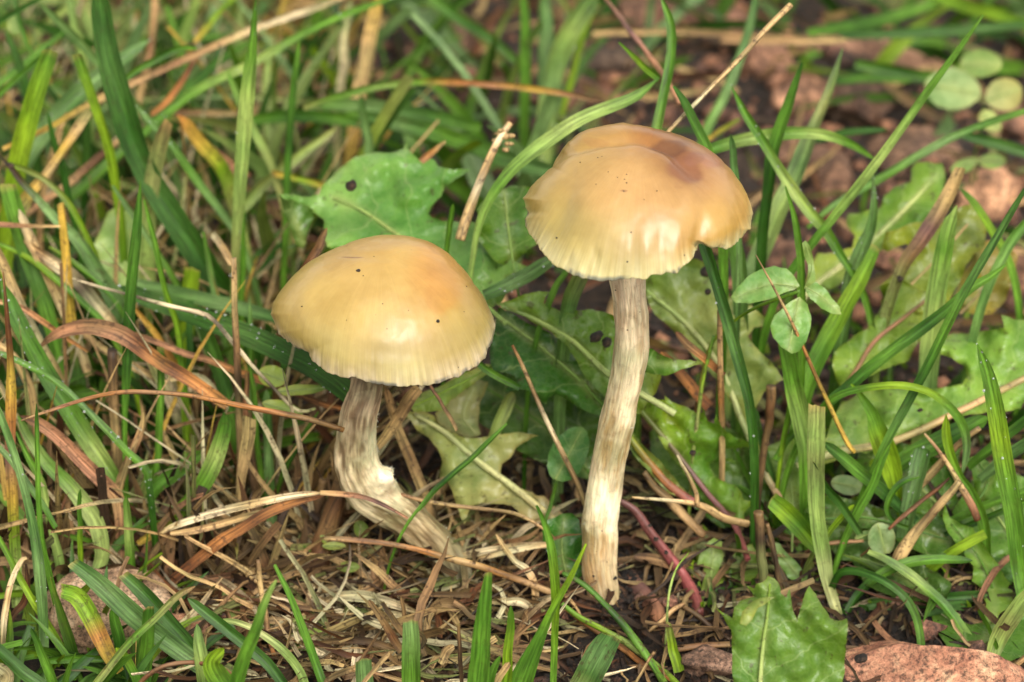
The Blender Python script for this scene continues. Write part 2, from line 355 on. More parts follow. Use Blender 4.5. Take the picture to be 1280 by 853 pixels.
# ------------------------------------------------------------------ mushrooms
def cap_material():
    m, t, b_, out = nodes('cap_skin'); L = t.links.new
    at_ = N(t, 'ShaderNodeAttribute', attribute_name='col'); uvn = N(t, 'ShaderNodeUVMap', uv_map='UVMap')
    mp = N(t, 'ShaderNodeMapping'); mp.inputs['Scale'].default_value = (52, 1.6, 1); L(uvn.outputs[0], mp.inputs[0])
    n1 = N(t, 'ShaderNodeTexNoise', i_Scale=1.0, i_Detail=3.0); L(mp.outputs[0], n1.inputs['Vector'])
    sp = N(t, 'ShaderNodeSeparateXYZ'); L(uvn.outputs[0], sp.inputs[0])
    edge = N(t, 'ShaderNodeMapRange'); edge.inputs[1].default_value = .74; edge.inputs[2].default_value = .95; L(sp.outputs[1], edge.inputs[0])
    r1 = ramp(t, n1.outputs['Fac'], [(.36, (.84, .84, .8)), (.64, (1.12, 1.12, 1.12))])
    eb = N(t, 'ShaderNodeMath', operation='MAXIMUM'); L(edge.outputs[0], eb.inputs[0]); eb.inputs[1].default_value = .3
    mx = N(t, 'ShaderNodeMix', data_type='RGBA', blend_type='MULTIPLY'); L(eb.outputs[0], mx.inputs[0]); L(at_.outputs['Color'], mx.inputs[6]); L(r1.outputs[0], mx.inputs[7])
    geo = N(t, 'ShaderNodeNewGeometry')
    n2 = N(t, 'ShaderNodeTexNoise', i_Scale=1.6, i_Detail=6.0, i_Roughness=.65); L(geo.outputs['Position'], n2.inputs['Vector'])
    r2 = ramp(t, n2.outputs['Fac'], [(.36, (.86, .83, .76)), (.64, (1.06, 1.06, 1.06))])
    m2 = N(t, 'ShaderNodeMix', data_type='RGBA', blend_type='MULTIPLY'); m2.inputs[0].default_value = 1; L(mx.outputs[2], m2.inputs[6]); L(r2.outputs[0], m2.inputs[7])
    vo = N(t, 'ShaderNodeTexVoronoi', feature='F1', i_Scale=5.0); L(geo.outputs['Position'], vo.inputs['Vector'])
    vr = ramp(t, vo.outputs['Distance'], [(0.035, gray(.8)), (.06, gray(0))])
    vn = ramp(t, n2.outputs['Fac'], [(.5, gray(0)), (.58, gray(1))]); mu = N(t, 'ShaderNodeMath', operation='MULTIPLY'); L(vr.outputs[0], mu.inputs[0]); L(vn.outputs[0], mu.inputs[1])
    m3 = N(t, 'ShaderNodeMix', data_type='RGBA'); L(mu.outputs[0], m3.inputs[0]); L(m2.outputs[2], m3.inputs[6]); m3.inputs[7].default_value = (.22, .11, .045, 1)
    L(m3.outputs[2], b_.inputs['Base Color'])
    n3 = N(t, 'ShaderNodeTexNoise', i_Scale=1.1, i_Detail=7.0, i_Roughness=.6, i_Distortion=.6); L(geo.outputs['Position'], n3.inputs['Vector'])
    r3 = ramp(t, n3.outputs['Fac'], [(.45, gray(.5)), (.5, gray(.34))]); L(r3.outputs[0], b_.inputs['Roughness'])
    b_.inputs['Specular IOR Level'].default_value = .5; b_.inputs['Coat Weight'].default_value = .12; b_.inputs['Coat Roughness'].default_value = .16
    b_.inputs['Subsurface Weight'].default_value = .15; b_.inputs['Subsurface Radius'].default_value = (.35, .2, .08); b_.inputs['Subsurface Scale'].default_value = .35
    n4 = N(t, 'ShaderNodeTexNoise', i_Scale=28.0, i_Detail=3.0); L(geo.outputs['Position'], n4.inputs['Vector'])
    e2 = N(t, 'ShaderNodeMath', operation='MULTIPLY'); L(edge.outputs[0], e2.inputs[0]); L(n1.outputs['Fac'], e2.inputs[1])
    e3 = N(t, 'ShaderNodeMath', operation='MULTIPLY_ADD'); L(n4.outputs['Fac'], e3.inputs[0]); e3.inputs[1].default_value = .12; L(e2.outputs[0], e3.inputs[2])
    bp = N(t, 'ShaderNodeBump', i_Strength=.3, i_Distance=.02); L(e3.outputs[0], bp.inputs['Height']); L(bp.outputs[0], b_.inputs['Normal'])
    return m
M_CAP = cap_material()
M_STIPE = plant_mat('stipe_fibres', rough=.6, trans=0, streak=(22, 2.4), lo=.8, hi=1.14, spot=.22, bump=1.0, spec=.35)
M_STIPE.node_tree.nodes['Principled BSDF'].inputs['Subsurface Weight'].default_value = .12
M_STIPE.node_tree.nodes['Principled BSDF'].inputs['Subsurface Scale'].default_value = .2
M_GILL = plant_mat('gill_flesh', rough=.7, trans=0, streak=(30, 2), bump=.2)
def project(P):
    d = P-CAM; z = d[..., 1]*CP-d[..., 2]*SP; u = d[..., 0]; v = d[..., 1]*SP+d[..., 2]*CP
    return 640+FPX*u/z, 426.5-FPX*v/z, z
def blend(qx, qy, ctrl, sig):
    num = 0; den = 0
    for (x, y, c) in ctrl:
        w = np.exp(-((qx-x)**2+(qy-y)**2)/(2*sig*sig))+1e-9; num = num+w[..., None]*lin(c, .40); den = den+w
    return num/den[..., None]
def cap(root, cpx, cpy, Y0, Rpx, Hpx, sil, bumps, ctrl, patches, rimcol, seed, striae, top=None, amax=84, tone=(1, 1, 1)):
    C0 = at(cpx, cpy, Y0); zc = np.linalg.norm(C0-CAM); k = zc/FPX; R, H = Rpx*k, Hpx*k
    ns, ntg = 130, 460
    th = np.arange(ntg)*2*math.pi/ntg; AM = math.radians(amax); al = np.linspace(0, 1, ns)**.9*AM; m = len(al); s = al/al[-1]
    A, TH = np.meshgrid(al, th, indexing='ij')
    rho = np.sin(A)/math.sin(AM)*R
    hh = (np.cos(A)-math.cos(AM))/(1-math.cos(AM))*H
    if top: hh = hh*(1-top*np.exp(-(A/.5)**2))
    u = rho*np.cos(TH); v = rho*np.sin(TH)
    P = C0+np.stack([u, v, hh], -1)
    cx, cy = np.mean([p[0] for p in sil]), np.mean([p[1] for p in sil])
    sp_ = np.array([(math.atan2(y-cy, x-cx), math.hypot(x-cx, y-cy)) for x, y in sil]); sp_ = sp_[np.argsort(sp_[:, 0])]
    sa = np.r_[sp_[-1, 0]-2*math.pi, sp_[:, 0], sp_[0, 0]+2*math.pi]; sr = np.r_[sp_[-1, 1], sp_[:, 1], sp_[0, 1]]
    for it in range(3):
        qx, qy, z = project(P); ph = np.arctan2(qy-cy, qx-cx); r = np.hypot(qx-cx, qy-cy)
        nb = 180; bi = ((ph+math.pi)/(2*math.pi)*nb).astype(int) % nb; mr = np.zeros(nb)
        np.maximum.at(mr, bi.ravel(), r.ravel())
        ker = np.ones(5)/5 if it < 1 else np.ones(3)/3; mr = np.convolve(np.r_[mr[-4:], mr, mr[:4]], ker, 'same')[4:-4]
        bc = (np.arange(nb)+.5)/nb*2*math.pi-math.pi
        MR = np.interp(ph, np.r_[bc[-1]-2*math.pi, bc, bc[0]+2*math.pi], np.r_[mr[-1], mr, mr[0]])
        g0 = np.linspace(-math.pi, math.pi, 721)[:-1]; rat = np.interp(g0, sa, sr)/np.interp(g0, np.r_[bc[-1]-2*math.pi, bc, bc[0]+2*math.pi], np.r_[mr[-1], mr, mr[0]])
        kr = np.exp(-(np.arange(-48, 49)/20.0)**2); kr /= kr.sum(); low = np.convolve(np.r_[rat[-48:], rat, rat[:48]], kr, 'valid')
        rn = np.clip(r/MR, 0, 1); LO = np.interp(ph, np.r_[g0, math.pi], np.r_[low, low[0]]); RA = np.interp(ph, np.r_[g0, math.pi], np.r_[rat, rat[0]])
        kk = 1+(LO-1)*rn**2.0+(RA-LO)*rn**9
        da, db = (qx-cx)*(kk-1), -(qy-cy)*(kk-1)
        P = P+np.stack([da*z/FPX, SP*db*z/FPX, CP*db*z/FPX], -1)
    def normals(P):
        dx = np.gradient(P, axis=0); dy = (np.roll(P, -1, 1)-np.roll(P, 1, 1)); n = np.cross(dx, dy)
        n /= np.linalg.norm(n, axis=-1)[..., None]+1e-9; n[0] = (0, 0, 1)
        return n*np.where(n[5:20, :, 2].mean() > 0, 1, -1)
    nn = normals(P); qx, qy, z = project(P); d = 0
    front = np.clip((np.einsum('ijk,ijk->ij', nn, CAM-P)/np.linalg.norm(CAM-P, axis=-1)+.15)*4, 0, 1)
    for (x, y, sx, sy, ang, amp) in bumps:
        c, q = math.cos(math.radians(ang)), math.sin(math.radians(ang)); X1 = (qx-x)*c+(qy-y)*q; Y1 = -(qx-x)*q+(qy-y)*c
        d = d+amp*np.exp(-(X1/sx)**2-(Y1/sy)**2)*front
    edge = np.clip((s[:, None]-.62)/.38, 0, 1)
    fr = .7*vnoise(p3(np.cos(TH)*13, np.sin(TH)*13, A*.3), 1, seed)+.6*vnoise(p3(np.cos(TH)*42, np.sin(TH)*42, A*.3), 1, seed+3)
    d = d+striae*fr*edge**1.6+.012*vnoise(P, 1.1, seed, 2)+.003*vnoise(P, 9, seed)
    P = P+nn*d[..., None]
    # ragged margin
    rag = .03*vnoise(p3(np.cos(th)*9, np.sin(th)*9), 1, seed+5)+.022*vnoise(p3(np.cos(th)*33, np.sin(th)*33), 1, seed+6)
    wv = np.clip((s-.9)/.1, 0, 1)**2; P[..., 2] += (wv[:, None]*rag[None])
    # colours
    col = blend(qx, qy, ctrl, 21)
    for (x, y, rx, ry, c, amt, ns_) in patches:
        dd = np.hypot((qx-x)/rx, (qy-y)/ry)+.42*vnoise(P, ns_, 21, 3)
        mk = np.clip((1.0-dd)/.34, 0, 1)**1.2*amt; col = col*(1-mk[..., None])+lin(c, .40)*mk[..., None]
    rim = np.clip((s[:, None]-.84)/.14, 0, 1)**1.2*(.75+.35*vnoise(p3(np.cos(TH)*22, np.sin(TH)*22), 1, seed+8))
    rim = np.clip(rim, 0, 1); col = col*(1-rim[..., None])+lin(rimcol, .49)*rim[..., None]
    blu = np.clip((s[:, None]-.965)/.02, 0, 1)*np.clip(vnoise(p3(np.cos(TH)*4, np.sin(TH)*4, TH*0), 1, seed+2)*2.2+.35+.8*vnoise(p3(np.cos(TH)*40, np.sin(TH)*40), 1, seed+4), 0, 1)*.8
    col = col*(1-blu[..., None])+lin((96, 104, 104), .5)*blu[..., None]
    col = col*np.array(tone)
    # underside, turned in
    und = []; uc = []
    last = P[-1]; ctr = C0+np.array([0, 0, H*.12])
    for f, up in ((.96, -.004), (.9, .02), (.6, .1), (.3, .16), (.1, .18)):
        q = ctr+(last-ctr)*f; q[:, 2] = last[:, 2]*f+(C0[2]+.1)*(1-f)+up; und.append(q); uc.append(np.broadcast_to(lin((226, 214, 176) if f > .95 else (110, 84, 70), .7), (ntg, 3)))
    PP = np.concatenate([P, np.array(und)]); CC = np.concatenate([col, np.array(uc)]); mm = len(PP)
    i = np.arange(mm-1)[:, None]*ntg; j = np.arange(ntg)[None]
    F = np.stack([i+j, i+ntg+j, i+ntg+(j+1) % ntg, i+(j+1) % ntg], -1).reshape(-1, 4)
    uv = np.stack(np.broadcast_arrays(np.abs(TH/math.pi-1)*3.0, s[:, None]), -1); uv = np.concatenate([uv, np.ones((len(und), ntg, 2))])
    o = mesh_obj('cap', PP.reshape(-1, 3), F, M_CAP, root, CC.reshape(-1, 3), uv.reshape(-1, 2))
    # gills: thin radial plates below the cap
    gv, gf = [], []
    for g in range(72):
        e = last[int(g*ntg/72)]; a = ctr+(e-ctr)*.93; c = ctr+(e-ctr)*.14; a = a+np.array([0, 0, .0]); n0 = len(gv)
        gv += [a+[0, 0, .05], a+[0, 0, -.0], (a+c)/2+[0, 0, -.13], c+[0, 0, -.12], c+[0, 0, .1]]; gf.append((n0, n0+1, n0+2, n0+3, n0+4))
    gl = mesh_obj('gills', np.array(gv), gf, M_GILL, o, np.broadcast_to(lin((120, 92, 78), .7), (len(gv), 3)), np.zeros((len(gv), 2)), smooth=False); tag(gl, kind='stuff')
    return o, P, nn
def specks_on(parent, P, nn, spots, colr=(60, 38, 24)):
    qx, qy, _ = project(P); fr = np.einsum('ijk,ijk->ij', nn, CAM-P) > 0
    v, f = sphere_unit()
    for (x, y, r) in spots:
        dd = np.where(fr, (qx-x)**2+(qy-y)**2, 1e9); ix = np.unravel_index(np.argmin(dd), dd.shape); c = P[ix]
        rr = r*44/FPX; vv = v*rr*(1+.35*vnoise(v, 1.7, int(x), 2))[:, None]*np.array([1, 1, .7])+c
        mesh_obj('soil_speck', vv, f, M_SOIL, parent, np.full((len(vv), 3), 1.0))
def stipe(root, pts, base, streaks, seed, n=230, k=84, ridge=.035, lumps=(), whites=()):
    A = np.array(pts, float); Q = catmull(A, n); P = at(Q[:, 0], Q[:, 1], Q[:, 2]); Wc = Q[:, 3]*np.linalg.norm(P-CAM, axis=1)/FPX
    T, s_, n_ = frame(P, np.zeros(n)); a = np.arange(k)*2*math.pi/k
    L = np.r_[0, np.cumsum(np.linalg.norm(np.diff(P, axis=0), axis=1))]
    tw = L[:, None]*.12+a[None]
    tw = tw+.25*vnoise(p3(L[:, None]*1.2, a[None]*.5), 1, seed+9, 2); q = p3(np.cos(tw)*2.6, np.sin(tw)*2.6, L[:, None]*1.9); q2 = p3(np.cos(tw)*9, np.sin(tw)*9, L[:, None]*3.6); q3 = p3(np.cos(tw)*1.4, np.sin(tw)*1.4, L[:, None]*1.3)
    n1, n2, n3 = vnoise(q, 1, seed, 2), vnoise(q2, 1, seed+1, 2), vnoise(q3, 1, seed+2, 3)
    rr = .44*Wc[:, None]*(1+.14*n3)+ridge*n1+ridge*.45*n2
    V = P[:, None]+rr[..., None]*(np.cos(a)[None, :, None]*s_[:, None]+np.sin(a)[None, :, None]*n_[:, None])
    for (bx_, by_, bs_, ba_) in lumps:
        qx, qy, z = project(V); g_ = np.exp(-((qx-bx_)**2+(qy-by_)**2)/bs_**2); V = V+g_[..., None]*ba_*(np.cos(a)[None, :, None]*s_[:, None]+np.sin(a)[None, :, None]*n_[:, None])*(1+.8*vnoise(V, 9, seed, 2))[..., None]
    t = np.linspace(0, 1, n); x = t*(len(base)-1); kk = np.clip(x.astype(int), 0, len(base)-2); f = (x-kk)[:, None]
    B = np.array([lin(c, .40) for c in base]); D = np.array([lin(c, .40) for c in streaks])
    Bc, Dc = B[kk]*(1-f)+B[kk+1]*f, D[kk]*(1-f)+D[kk+1]*f
    w = np.clip(.3-1.5*n1-1.5*n2-1.2*n3, 0, 1)[..., None]*.66
    C = Bc[:, None]*(1-w)+Dc[:, None]*w
    wh = np.clip((n3+.3*n2-.24)/.2, 0, 1)[..., None]*.7; C = C*(1-wh)+lin((244, 234, 210), .66)*wh
    for (bx_, by_, sx_, sy_, am_) in whites:
        qx, qy, z = project(V); g_ = np.clip(1.4*np.exp(-((qx-bx_)/sx_)**2-((qy-by_)/sy_)**2)+.5*vnoise(V, 5, seed+7, 2), 0, 1)*am_*(np.hypot(qx-bx_, qy-by_) < 3*max(sx_, sy_)); C = C*(1-g_[..., None])+lin((248, 240, 220), .72)*g_[..., None]
    C = C*np.array([1.2, 1.1, .93])
    i = np.arange(n-1)[:, None]*k; j = np.arange(k)[None]
    F = np.stack([i+j, i+(j+1) % k, i+k+(j+1) % k, i+k+j], -1).reshape(-1, 4)
    uv = np.stack(np.broadcast_arrays(np.abs(a/math.pi-1)[None]*1.0, L[:, None]), -1)
    return mesh_obj('stipe', V.reshape(-1, 3), F, M_STIPE, root, C.reshape(-1, 3), uv.reshape(-1, 2)), V
def tuft_shards(parent, VV, spots, seed, colr=(240, 232, 214)):
    r_ = np.random.default_rng(seed); V, F = [], []; sx_, sy_, _z = project(VV); ctr_ = VV.mean(1)
    for (x, y, Y, sz, n) in spots:
        for q in range(n):
            ix = np.unravel_index(np.argmin((sx_-x-r_.normal()*sz*.6)**2+(sy_-y-r_.normal()*sz*1.1)**2), sx_.shape); c = VV[ix]; dr = (c-ctr_[ix[0]]); dr /= np.linalg.norm(dr); dr = dr+r_.normal(size=3)*.4+np.array([0, 0, .3]); dr /= np.linalg.norm(dr)
            l, w = r_.uniform(.02, .06), r_.uniform(.008, .02); sd_ = np.cross(dr, [0, 1, .2]); sd_ /= np.linalg.norm(sd_); up = np.cross(dr, sd_); n0 = len(V)
            V += [c-sd_*w-dr*.03, c+sd_*w-dr*.03, c+up*w*.7-dr*.02, c+dr*l+sd_*w*r_.uniform(-1, 1)]
            F += [(n0, n0+1, n0+3), (n0+1, n0+2, n0+3), (n0+2, n0, n0+3)]
    o = mesh_obj('torn_flesh', np.array(V), F, M_STIPE, parent, np.broadcast_to(lin(colr, .66), (len(V), 3)), np.array(V)[:, :2]); tag(o, kind='stuff')

ml = empty('mushroom', at(560, 705, 0.1)); tag(ml, 'shorter mushroom with smooth domed yellow-tan cap and bent brown-streaked stem', 'mushroom', 'two honey-tan mushrooms')
mr_ = empty('mushroom', at(755, 752, -.5)); tag(mr_, 'taller mushroom with wavy dented tan cap and straight cream stem', 'mushroom', 'two honey-tan mushrooms')
def fix_children(root):
    for c in root.children: c.matrix_parent_inverse = root.matrix_world.inverted() if False else __import__('mathutils').Matrix.Translation(-root.location)
sil1 = [(339, 393), (348, 417), (360, 428), (372, 437), (384, 442), (397, 456), (410, 466), (427, 471), (444, 472), (460, 477), (475, 481), (490, 484), (506, 484), (523, 483), (539, 481), (554, 477), (568, 473), (584, 465), (598, 455), (606, 447), (611, 436), (616, 424), (619, 410), (617, 396), (611, 383), (603, 368), (593, 355), (584, 341), (573, 329), (561, 317), (547, 308), (535, 302), (521, 298), (508, 295), (495, 294), (480, 294), (464, 296), (447, 300), (431, 306), (414, 312), (397, 321), (384, 329), (372, 339), (362, 349), (353, 360), (346, 370), (341, 380)]
c1 = [(480, 310, (232, 195, 107)), (430, 325, (226, 191, 107)), (470, 365, (238, 206, 122)), (400, 370, (234, 204, 114)), (550, 345, (234, 181, 93)), (590, 380, (232, 197, 113)), (520, 400, (238, 201, 118)), (450, 410, (232, 204, 116)), (370, 410, (230, 209, 120)), (420, 440, (224, 209, 126)),
      (480, 442, (198, 179, 103)), (560, 432, (200, 177, 99)), (590, 415, (210, 189, 109)), (510, 430, (214, 193, 114)), (600, 420, (228, 213, 130)), (500, 470, (234, 227, 148)), (355, 385, (228, 197, 111))]
capl, P1, n1_ = cap(ml, 479, 408, 0.0, 139, 103, sil1, [(440, 318, 40, 6, 8, -.02), (470, 440, 90, 14, 5, -.02), (520, 306, 40, 14, 10, .02), (385, 360, 14, 26, 30, .02)], c1,
                    [(553, 362, 25, 40, (232, 176, 92), .55, 3.5), (440, 321, 17, 1.3, (150, 96, 56), .7, .4)], (242, 228, 188), 3, .013, amax=85, tone=(1.17, 1.09, 1.12))
specks_on(capl, P1, n1_, [(448, 339, 3.0), (547, 401, 2.6), (583, 358, 1.1), (478, 380, .9), (378, 383, 1.1), (454, 345, .9), (580, 390, .8), (467, 321, .8), (573, 459, .9), (484, 411, .7), (433, 400, .7), (510, 388, .7)])
st, V1 = stipe(ml, [(580, 728, -.2, 34), (563, 700, -.0, 46), (543, 677, .1, 49), (518, 656, .15, 52), (488, 634, .15, 58), (460, 612, .1, 62), (447, 584, .05, 60), (445, 552, .0, 56), (448, 520, .0, 52), (457, 488, .05, 48), (466, 440, .1, 50)],
               [(190, 180, 160), (196, 182, 150), (208, 194, 158), (224, 212, 176), (236, 224, 192), (232, 218, 184), (240, 222, 192), (236, 214, 188), (222, 196, 172)],
               [(90, 74, 52), (110, 84, 48), (124, 94, 52), (134, 104, 60), (124, 88, 48), (116, 78, 44), (120, 78, 48), (110, 72, 54), (100, 66, 54)], 31, ridge=.045, lumps=[(482, 594, 13, .13), (490, 606, 8, .06)], whites=[(482, 592, 17, 17, 1.3), (466, 560, 8, 24, .8)])
tuft_shards(st, V1, [(489, 593, -.15, 9, 40), (480, 606, -.2, 8, 22), (474, 560, -.1, 4, 10), (477, 525, -.1, 4, 8), (560, 668, 0, 5, 8)], 5)
fix_children(ml)
sil2 = [(654, 248), (656, 257), (658, 266), (656, 273), (657, 281), (660, 289), (665, 298), (676, 315), (684, 324), (692, 331), (701, 337), (710, 341), (720, 347), (730, 351), (741, 353), (751, 354), (763, 352), (774, 350), (790, 349), (805, 348), (813, 346), (820, 345), (833, 341), (846, 340), (856, 333), (864, 326), (870, 317), (877, 309), (886, 310), (895, 312), (904, 311), (913, 308), (926, 298), (937, 287), (939, 277), (940, 269), (938, 256), (934, 243), (928, 232), (921, 222), (914, 212), (906, 204), (896, 194), (885, 186), (872, 179), (859, 173), (845, 168), (831, 164), (818, 161), (805, 158), (792, 156), (779, 154), (764, 156), (743, 162), (731, 167), (720, 172), (710, 178), (702, 186), (695, 196), (689, 208), (679, 217), (670, 225), (663, 233)]
c2 = [(760, 165, (216, 166, 92)), (720, 185, (212, 174, 96)), (820, 170, (196, 132, 70)), (790, 215, (236, 188, 124)), (740, 210, (230, 190, 124)), (700, 225, (230, 192, 118)), (680, 250, (222, 192, 112)), (705, 275, (206, 182, 104)), (750, 245, (236, 190, 124)), (800, 255, (240, 190, 130)), (850, 250, (234, 186, 124)),
      (865, 215, (184, 130, 78)), (850, 190, (172, 120, 66)), (885, 205, (212, 158, 118)), (905, 230, (232, 180, 116)), (925, 260, (230, 182, 96)), (895, 285, (230, 188, 104)), (690, 305, (220, 200, 118)), (730, 300, (230, 204, 130)), (770, 300, (228, 200, 134)), (810, 295, (224, 184, 120)), (850, 305, (228, 186, 110)), (740, 335, (236, 220, 148)), (800, 335, (236, 220, 150)), (860, 280, (232, 180, 104))]
b2 = [(697, 197, 16, 7, -35, -.05), (730, 185, 26, 6, -14, -.07), (775, 176, 30, 6, -5, -.08), (820, 181, 26, 6, 18, -.09), (850, 198, 22, 9, 38, -.1), (868, 214, 16, 12, 45, -.07), (730, 168, 20, 5, -20, .05), (785, 205, 45, 16, 0, .05),
      (703, 262, 15, 36, 20, -.06), (668, 262, 10, 6, -12, -.02), (740, 255, 26, 40, 0, .03), (874, 294, 9, 24, 8, -.06), (905, 275, 18, 28, 0, .06), (848, 300, 8, 24, 5, .025), (826, 305, 8, 24, 3, -.022), (808, 308, 8, 22, 0, .018), (790, 312, 8, 22, 0, -.012), (860, 250, 14, 20, 0, .03), (720, 320, 7, 20, -12, .02), (745, 322, 6, 18, -5, -.02)]
capr, P2, n2_ = cap(mr_, 798, 273, -.1, 142, 92, sil2, b2, c2, [(855, 210, 27, 29, (166, 106, 74), .85, 3.0), (838, 183, 30, 9, (128, 80, 56), .7, 3), (893, 200, 22, 13, (196, 134, 112), .6, 3), (745, 176, 22, 5, (206, 150, 90), .4, 3), (870, 196, 16, 8, (168, 112, 92), .6, 4), (780, 239, 6, 1.6, (170, 116, 80), .7, .5)], (242, 232, 184), 12, .02, top=.06, amax=77, tone=(1.11, 1.09, .98))
specks_on(capr, P2, n2_, [(725, 203, 1.0), (748, 197, .9), (752, 196, .7), (760, 215, .8), (783, 229, 1.0), (781, 224, .8), (783, 218, .8), (780, 239, 1.0), (821, 239, 1.0), (696, 298, 1.4), (789, 291, 1.0), (784, 327, 1.3), (772, 222, .7), (745, 231, .7), (855, 319, 1.0), (805, 250, .7)])
st2, V2 = stipe(mr_, [(765, 790, -.9, 40), (757, 752, -.6, 46), (750, 712, -.5, 49), (749, 680, -.4, 50), (751, 640, -.3, 49), (757, 600, -.25, 48), (765, 560, -.2, 47), (773, 525, -.15, 48), (779, 495, -.1, 47), (785, 465, -.05, 49), (789, 432, 0, 51), (789, 400, 0, 48), (787, 372, 0, 46), (784, 345, .05, 50), (784, 320, .1, 52)],
                [(236, 218, 180), (240, 226, 192), (240, 224, 188), (242, 232, 206), (240, 226, 190), (244, 234, 206), (246, 236, 210), (250, 240, 218), (250, 238, 222)],  # last tones, at the top, lightened to offset the cap's shade
                [(200, 156, 96), (214, 176, 116), (212, 170, 106), (222, 188, 130), (204, 164, 102), (214, 176, 118), (216, 184, 142), (214, 186, 156), (206, 178, 156)], 44, ridge=.02, lumps=[(795, 395, 18, .03), (732, 652, 12, .03)], whites=[(748, 622, 17, 26, 1.2), (766, 640, 9, 18, 1.1), (783, 520, 12, 16, .7), (790, 440, 8, 30, .5)])
specks_on(st2, V2, V2-V2.mean(1)[:, None], [(768, 723, 3.2), (742, 719, 1.8), (774, 745, 2.6), (753, 664, 1.2), (784, 412, 1.2), (770, 362, 1.2), (758, 703, .9), (776, 736, 1.4), (745, 690, .8), (799, 390, .9)])
tuft_shards(st2, V2, [(731, 650, -.3, 3, 6), (790, 537, -.2, 2, 4)], 9)
fix_children(mr_)
# ------------------------------------------------------------------ leaves
def inside(poly, x, y):
    r = np.zeros(len(x), bool); n = len(poly)
    for a in range(n):
        x1, y1 = poly[a]; x2, y2 = poly[(a+1) % n]; c = ((y1 > y) != (y2 > y))
        with np.errstate(divide='ignore', invalid='ignore'): xi = (x2-x1)*(y-y1)/(y2-y1)+x1
        r ^= c & (x < xi)
    return r
def leaf(parent, outline, mid, y, cols, petiole=(), ribcols='cc', ribw=(5, 2), fold=.36, ruffle=.24, mat=None, label=None, name='leaf', step=5.0, rib=True, sharp=.35, seed=None, holes=()):
    """outline and midrib (base to tip) in photo units; y=(row, distance at that row, slope per pixel of row, slope per pixel of column, column)"""
    seed = seed or int(outline[0][0]*7+outline[0][1]) % 997
    ox, oy, sc = ORG; O = [(ox+a/sc, oy+c/sc) for a, c in outline]; Mi = np.array([(ox+a/sc, oy+c/sc) for a, c in mid], float)
    rr = np.random.default_rng(seed); poly = []
    for a in range(len(O)):
        p, q = np.array(O[a]), np.array(O[(a+1) % len(O)]); l = np.linalg.norm(q-p); k = max(1, int(l/4.2))
        nrm = np.array([-(q-p)[1], (q-p)[0]])/(l+1e-6)
        for e in range(k):
            f = e/k; j = 0 if e == 0 else math.sin(f*math.pi)*l*.045*math.sin(a*2.1)+rr.normal()*sharp
            poly.append(tuple(p+(q-p)*f+nrm*j))
    pa = np.array(poly); x0, y0_ = pa.min(0); x1, y1_ = pa.max(0)
    gx_, gy_ = np.meshgrid(np.arange(x0, x1, step), np.arange(y0_, y1_, step*.87)); gx_[::2] += step*.5
    gx_ = (gx_+rr.uniform(-1, 1, gx_.shape)).ravel(); gy_ = (gy_+rr.uniform(-1, 1, gy_.shape)).ravel()
    ok = inside(poly, gx_, gy_); gx_, gy_ = gx_[ok], gy_[ok]
    dd = np.min(np.hypot(gx_[:, None]-pa[None, :, 0], gy_[:, None]-pa[None, :, 1]), 1); ok = dd > step*.45; gx_, gy_ = gx_[ok], gy_[ok]
    pts = [Vector(p) for p in poly]+[Vector((a, c)) for a, c in zip(gx_, gy_)]
    vo, _, fo, _, _, _ = delaunay_2d_cdt(pts, [], [list(range(len(poly)))], 1, 1e-4)
    v = np.array([(p.x, p.y) for p in vo])
    Mc = catmull(Mi, 60); dx = v[:, None]-Mc[None]; d2 = (dx**2).sum(2); kx = d2.argmin(1)
    tg = np.gradient(Mc, axis=0); tg /= np.linalg.norm(tg, axis=1)[:, None]; dv = dx[np.arange(len(v)), kx]
    sgn = tg[kx, 0]*dv[:, 1]-tg[kx, 1]*dv[:, 0]; c = np.sign(sgn)*np.sqrt(d2[np.arange(len(v)), kx])/80
    Lm = np.r_[0, np.cumsum(np.linalg.norm(np.diff(Mc, axis=0), axis=1))]/80; s = Lm[kx]
    row, yy, br, bc_, colx = y
    def depth(px, py, c):
        Yv = yy+br*(row-py)+bc_*(px-colx)
        Yv = Yv-fold*(np.abs(c)-.2*np.abs(c)**2)+ruffle*np.clip(np.abs(c)*2, .04, 1.4)*vnoise(p3(px/34, py/34), 1, seed, 2)+.035*vnoise(p3(px/11, py/11), 1, seed+1)
        # raised cushions between the side veins
        ph = (Lm[np.clip(kx, 0, 59)] if len(np.atleast_1d(px)) == len(kx) else 0)
        return Yv
    de = np.min(np.hypot(v[:, 0][:, None]-pa[None, :, 0], v[:, 1][:, None]-pa[None, :, 1]), 1); ed = np.exp(-de/9.0)
    Yv = depth(v[:, 0], v[:, 1], c)+.03*np.sin((s-.8*np.abs(c))*9)*np.clip(np.abs(c)*3, 0, 1)+(.3 if ruffle > .1 else .06)*ed*(vnoise(p3(v[:, 0]/22, v[:, 1]/22), 1, seed+5, 2)+.15)
    Yv = np.minimum(Yv, gy(v[:, 1])-.08)
    P = at(v[:, 0], v[:, 1], Yv)
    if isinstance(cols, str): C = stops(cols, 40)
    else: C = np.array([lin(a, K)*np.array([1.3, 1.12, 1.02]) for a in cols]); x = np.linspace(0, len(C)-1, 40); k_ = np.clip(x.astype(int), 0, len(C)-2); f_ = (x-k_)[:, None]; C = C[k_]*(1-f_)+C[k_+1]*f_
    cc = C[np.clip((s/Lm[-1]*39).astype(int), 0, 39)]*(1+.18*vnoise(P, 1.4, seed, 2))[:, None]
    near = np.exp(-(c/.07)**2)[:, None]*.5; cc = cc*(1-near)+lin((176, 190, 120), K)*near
    e = (np.arange(len(v)) < len(poly))[:, None]; cc = np.where(e, cc*np.array([1.0, .86, .8]), cc)
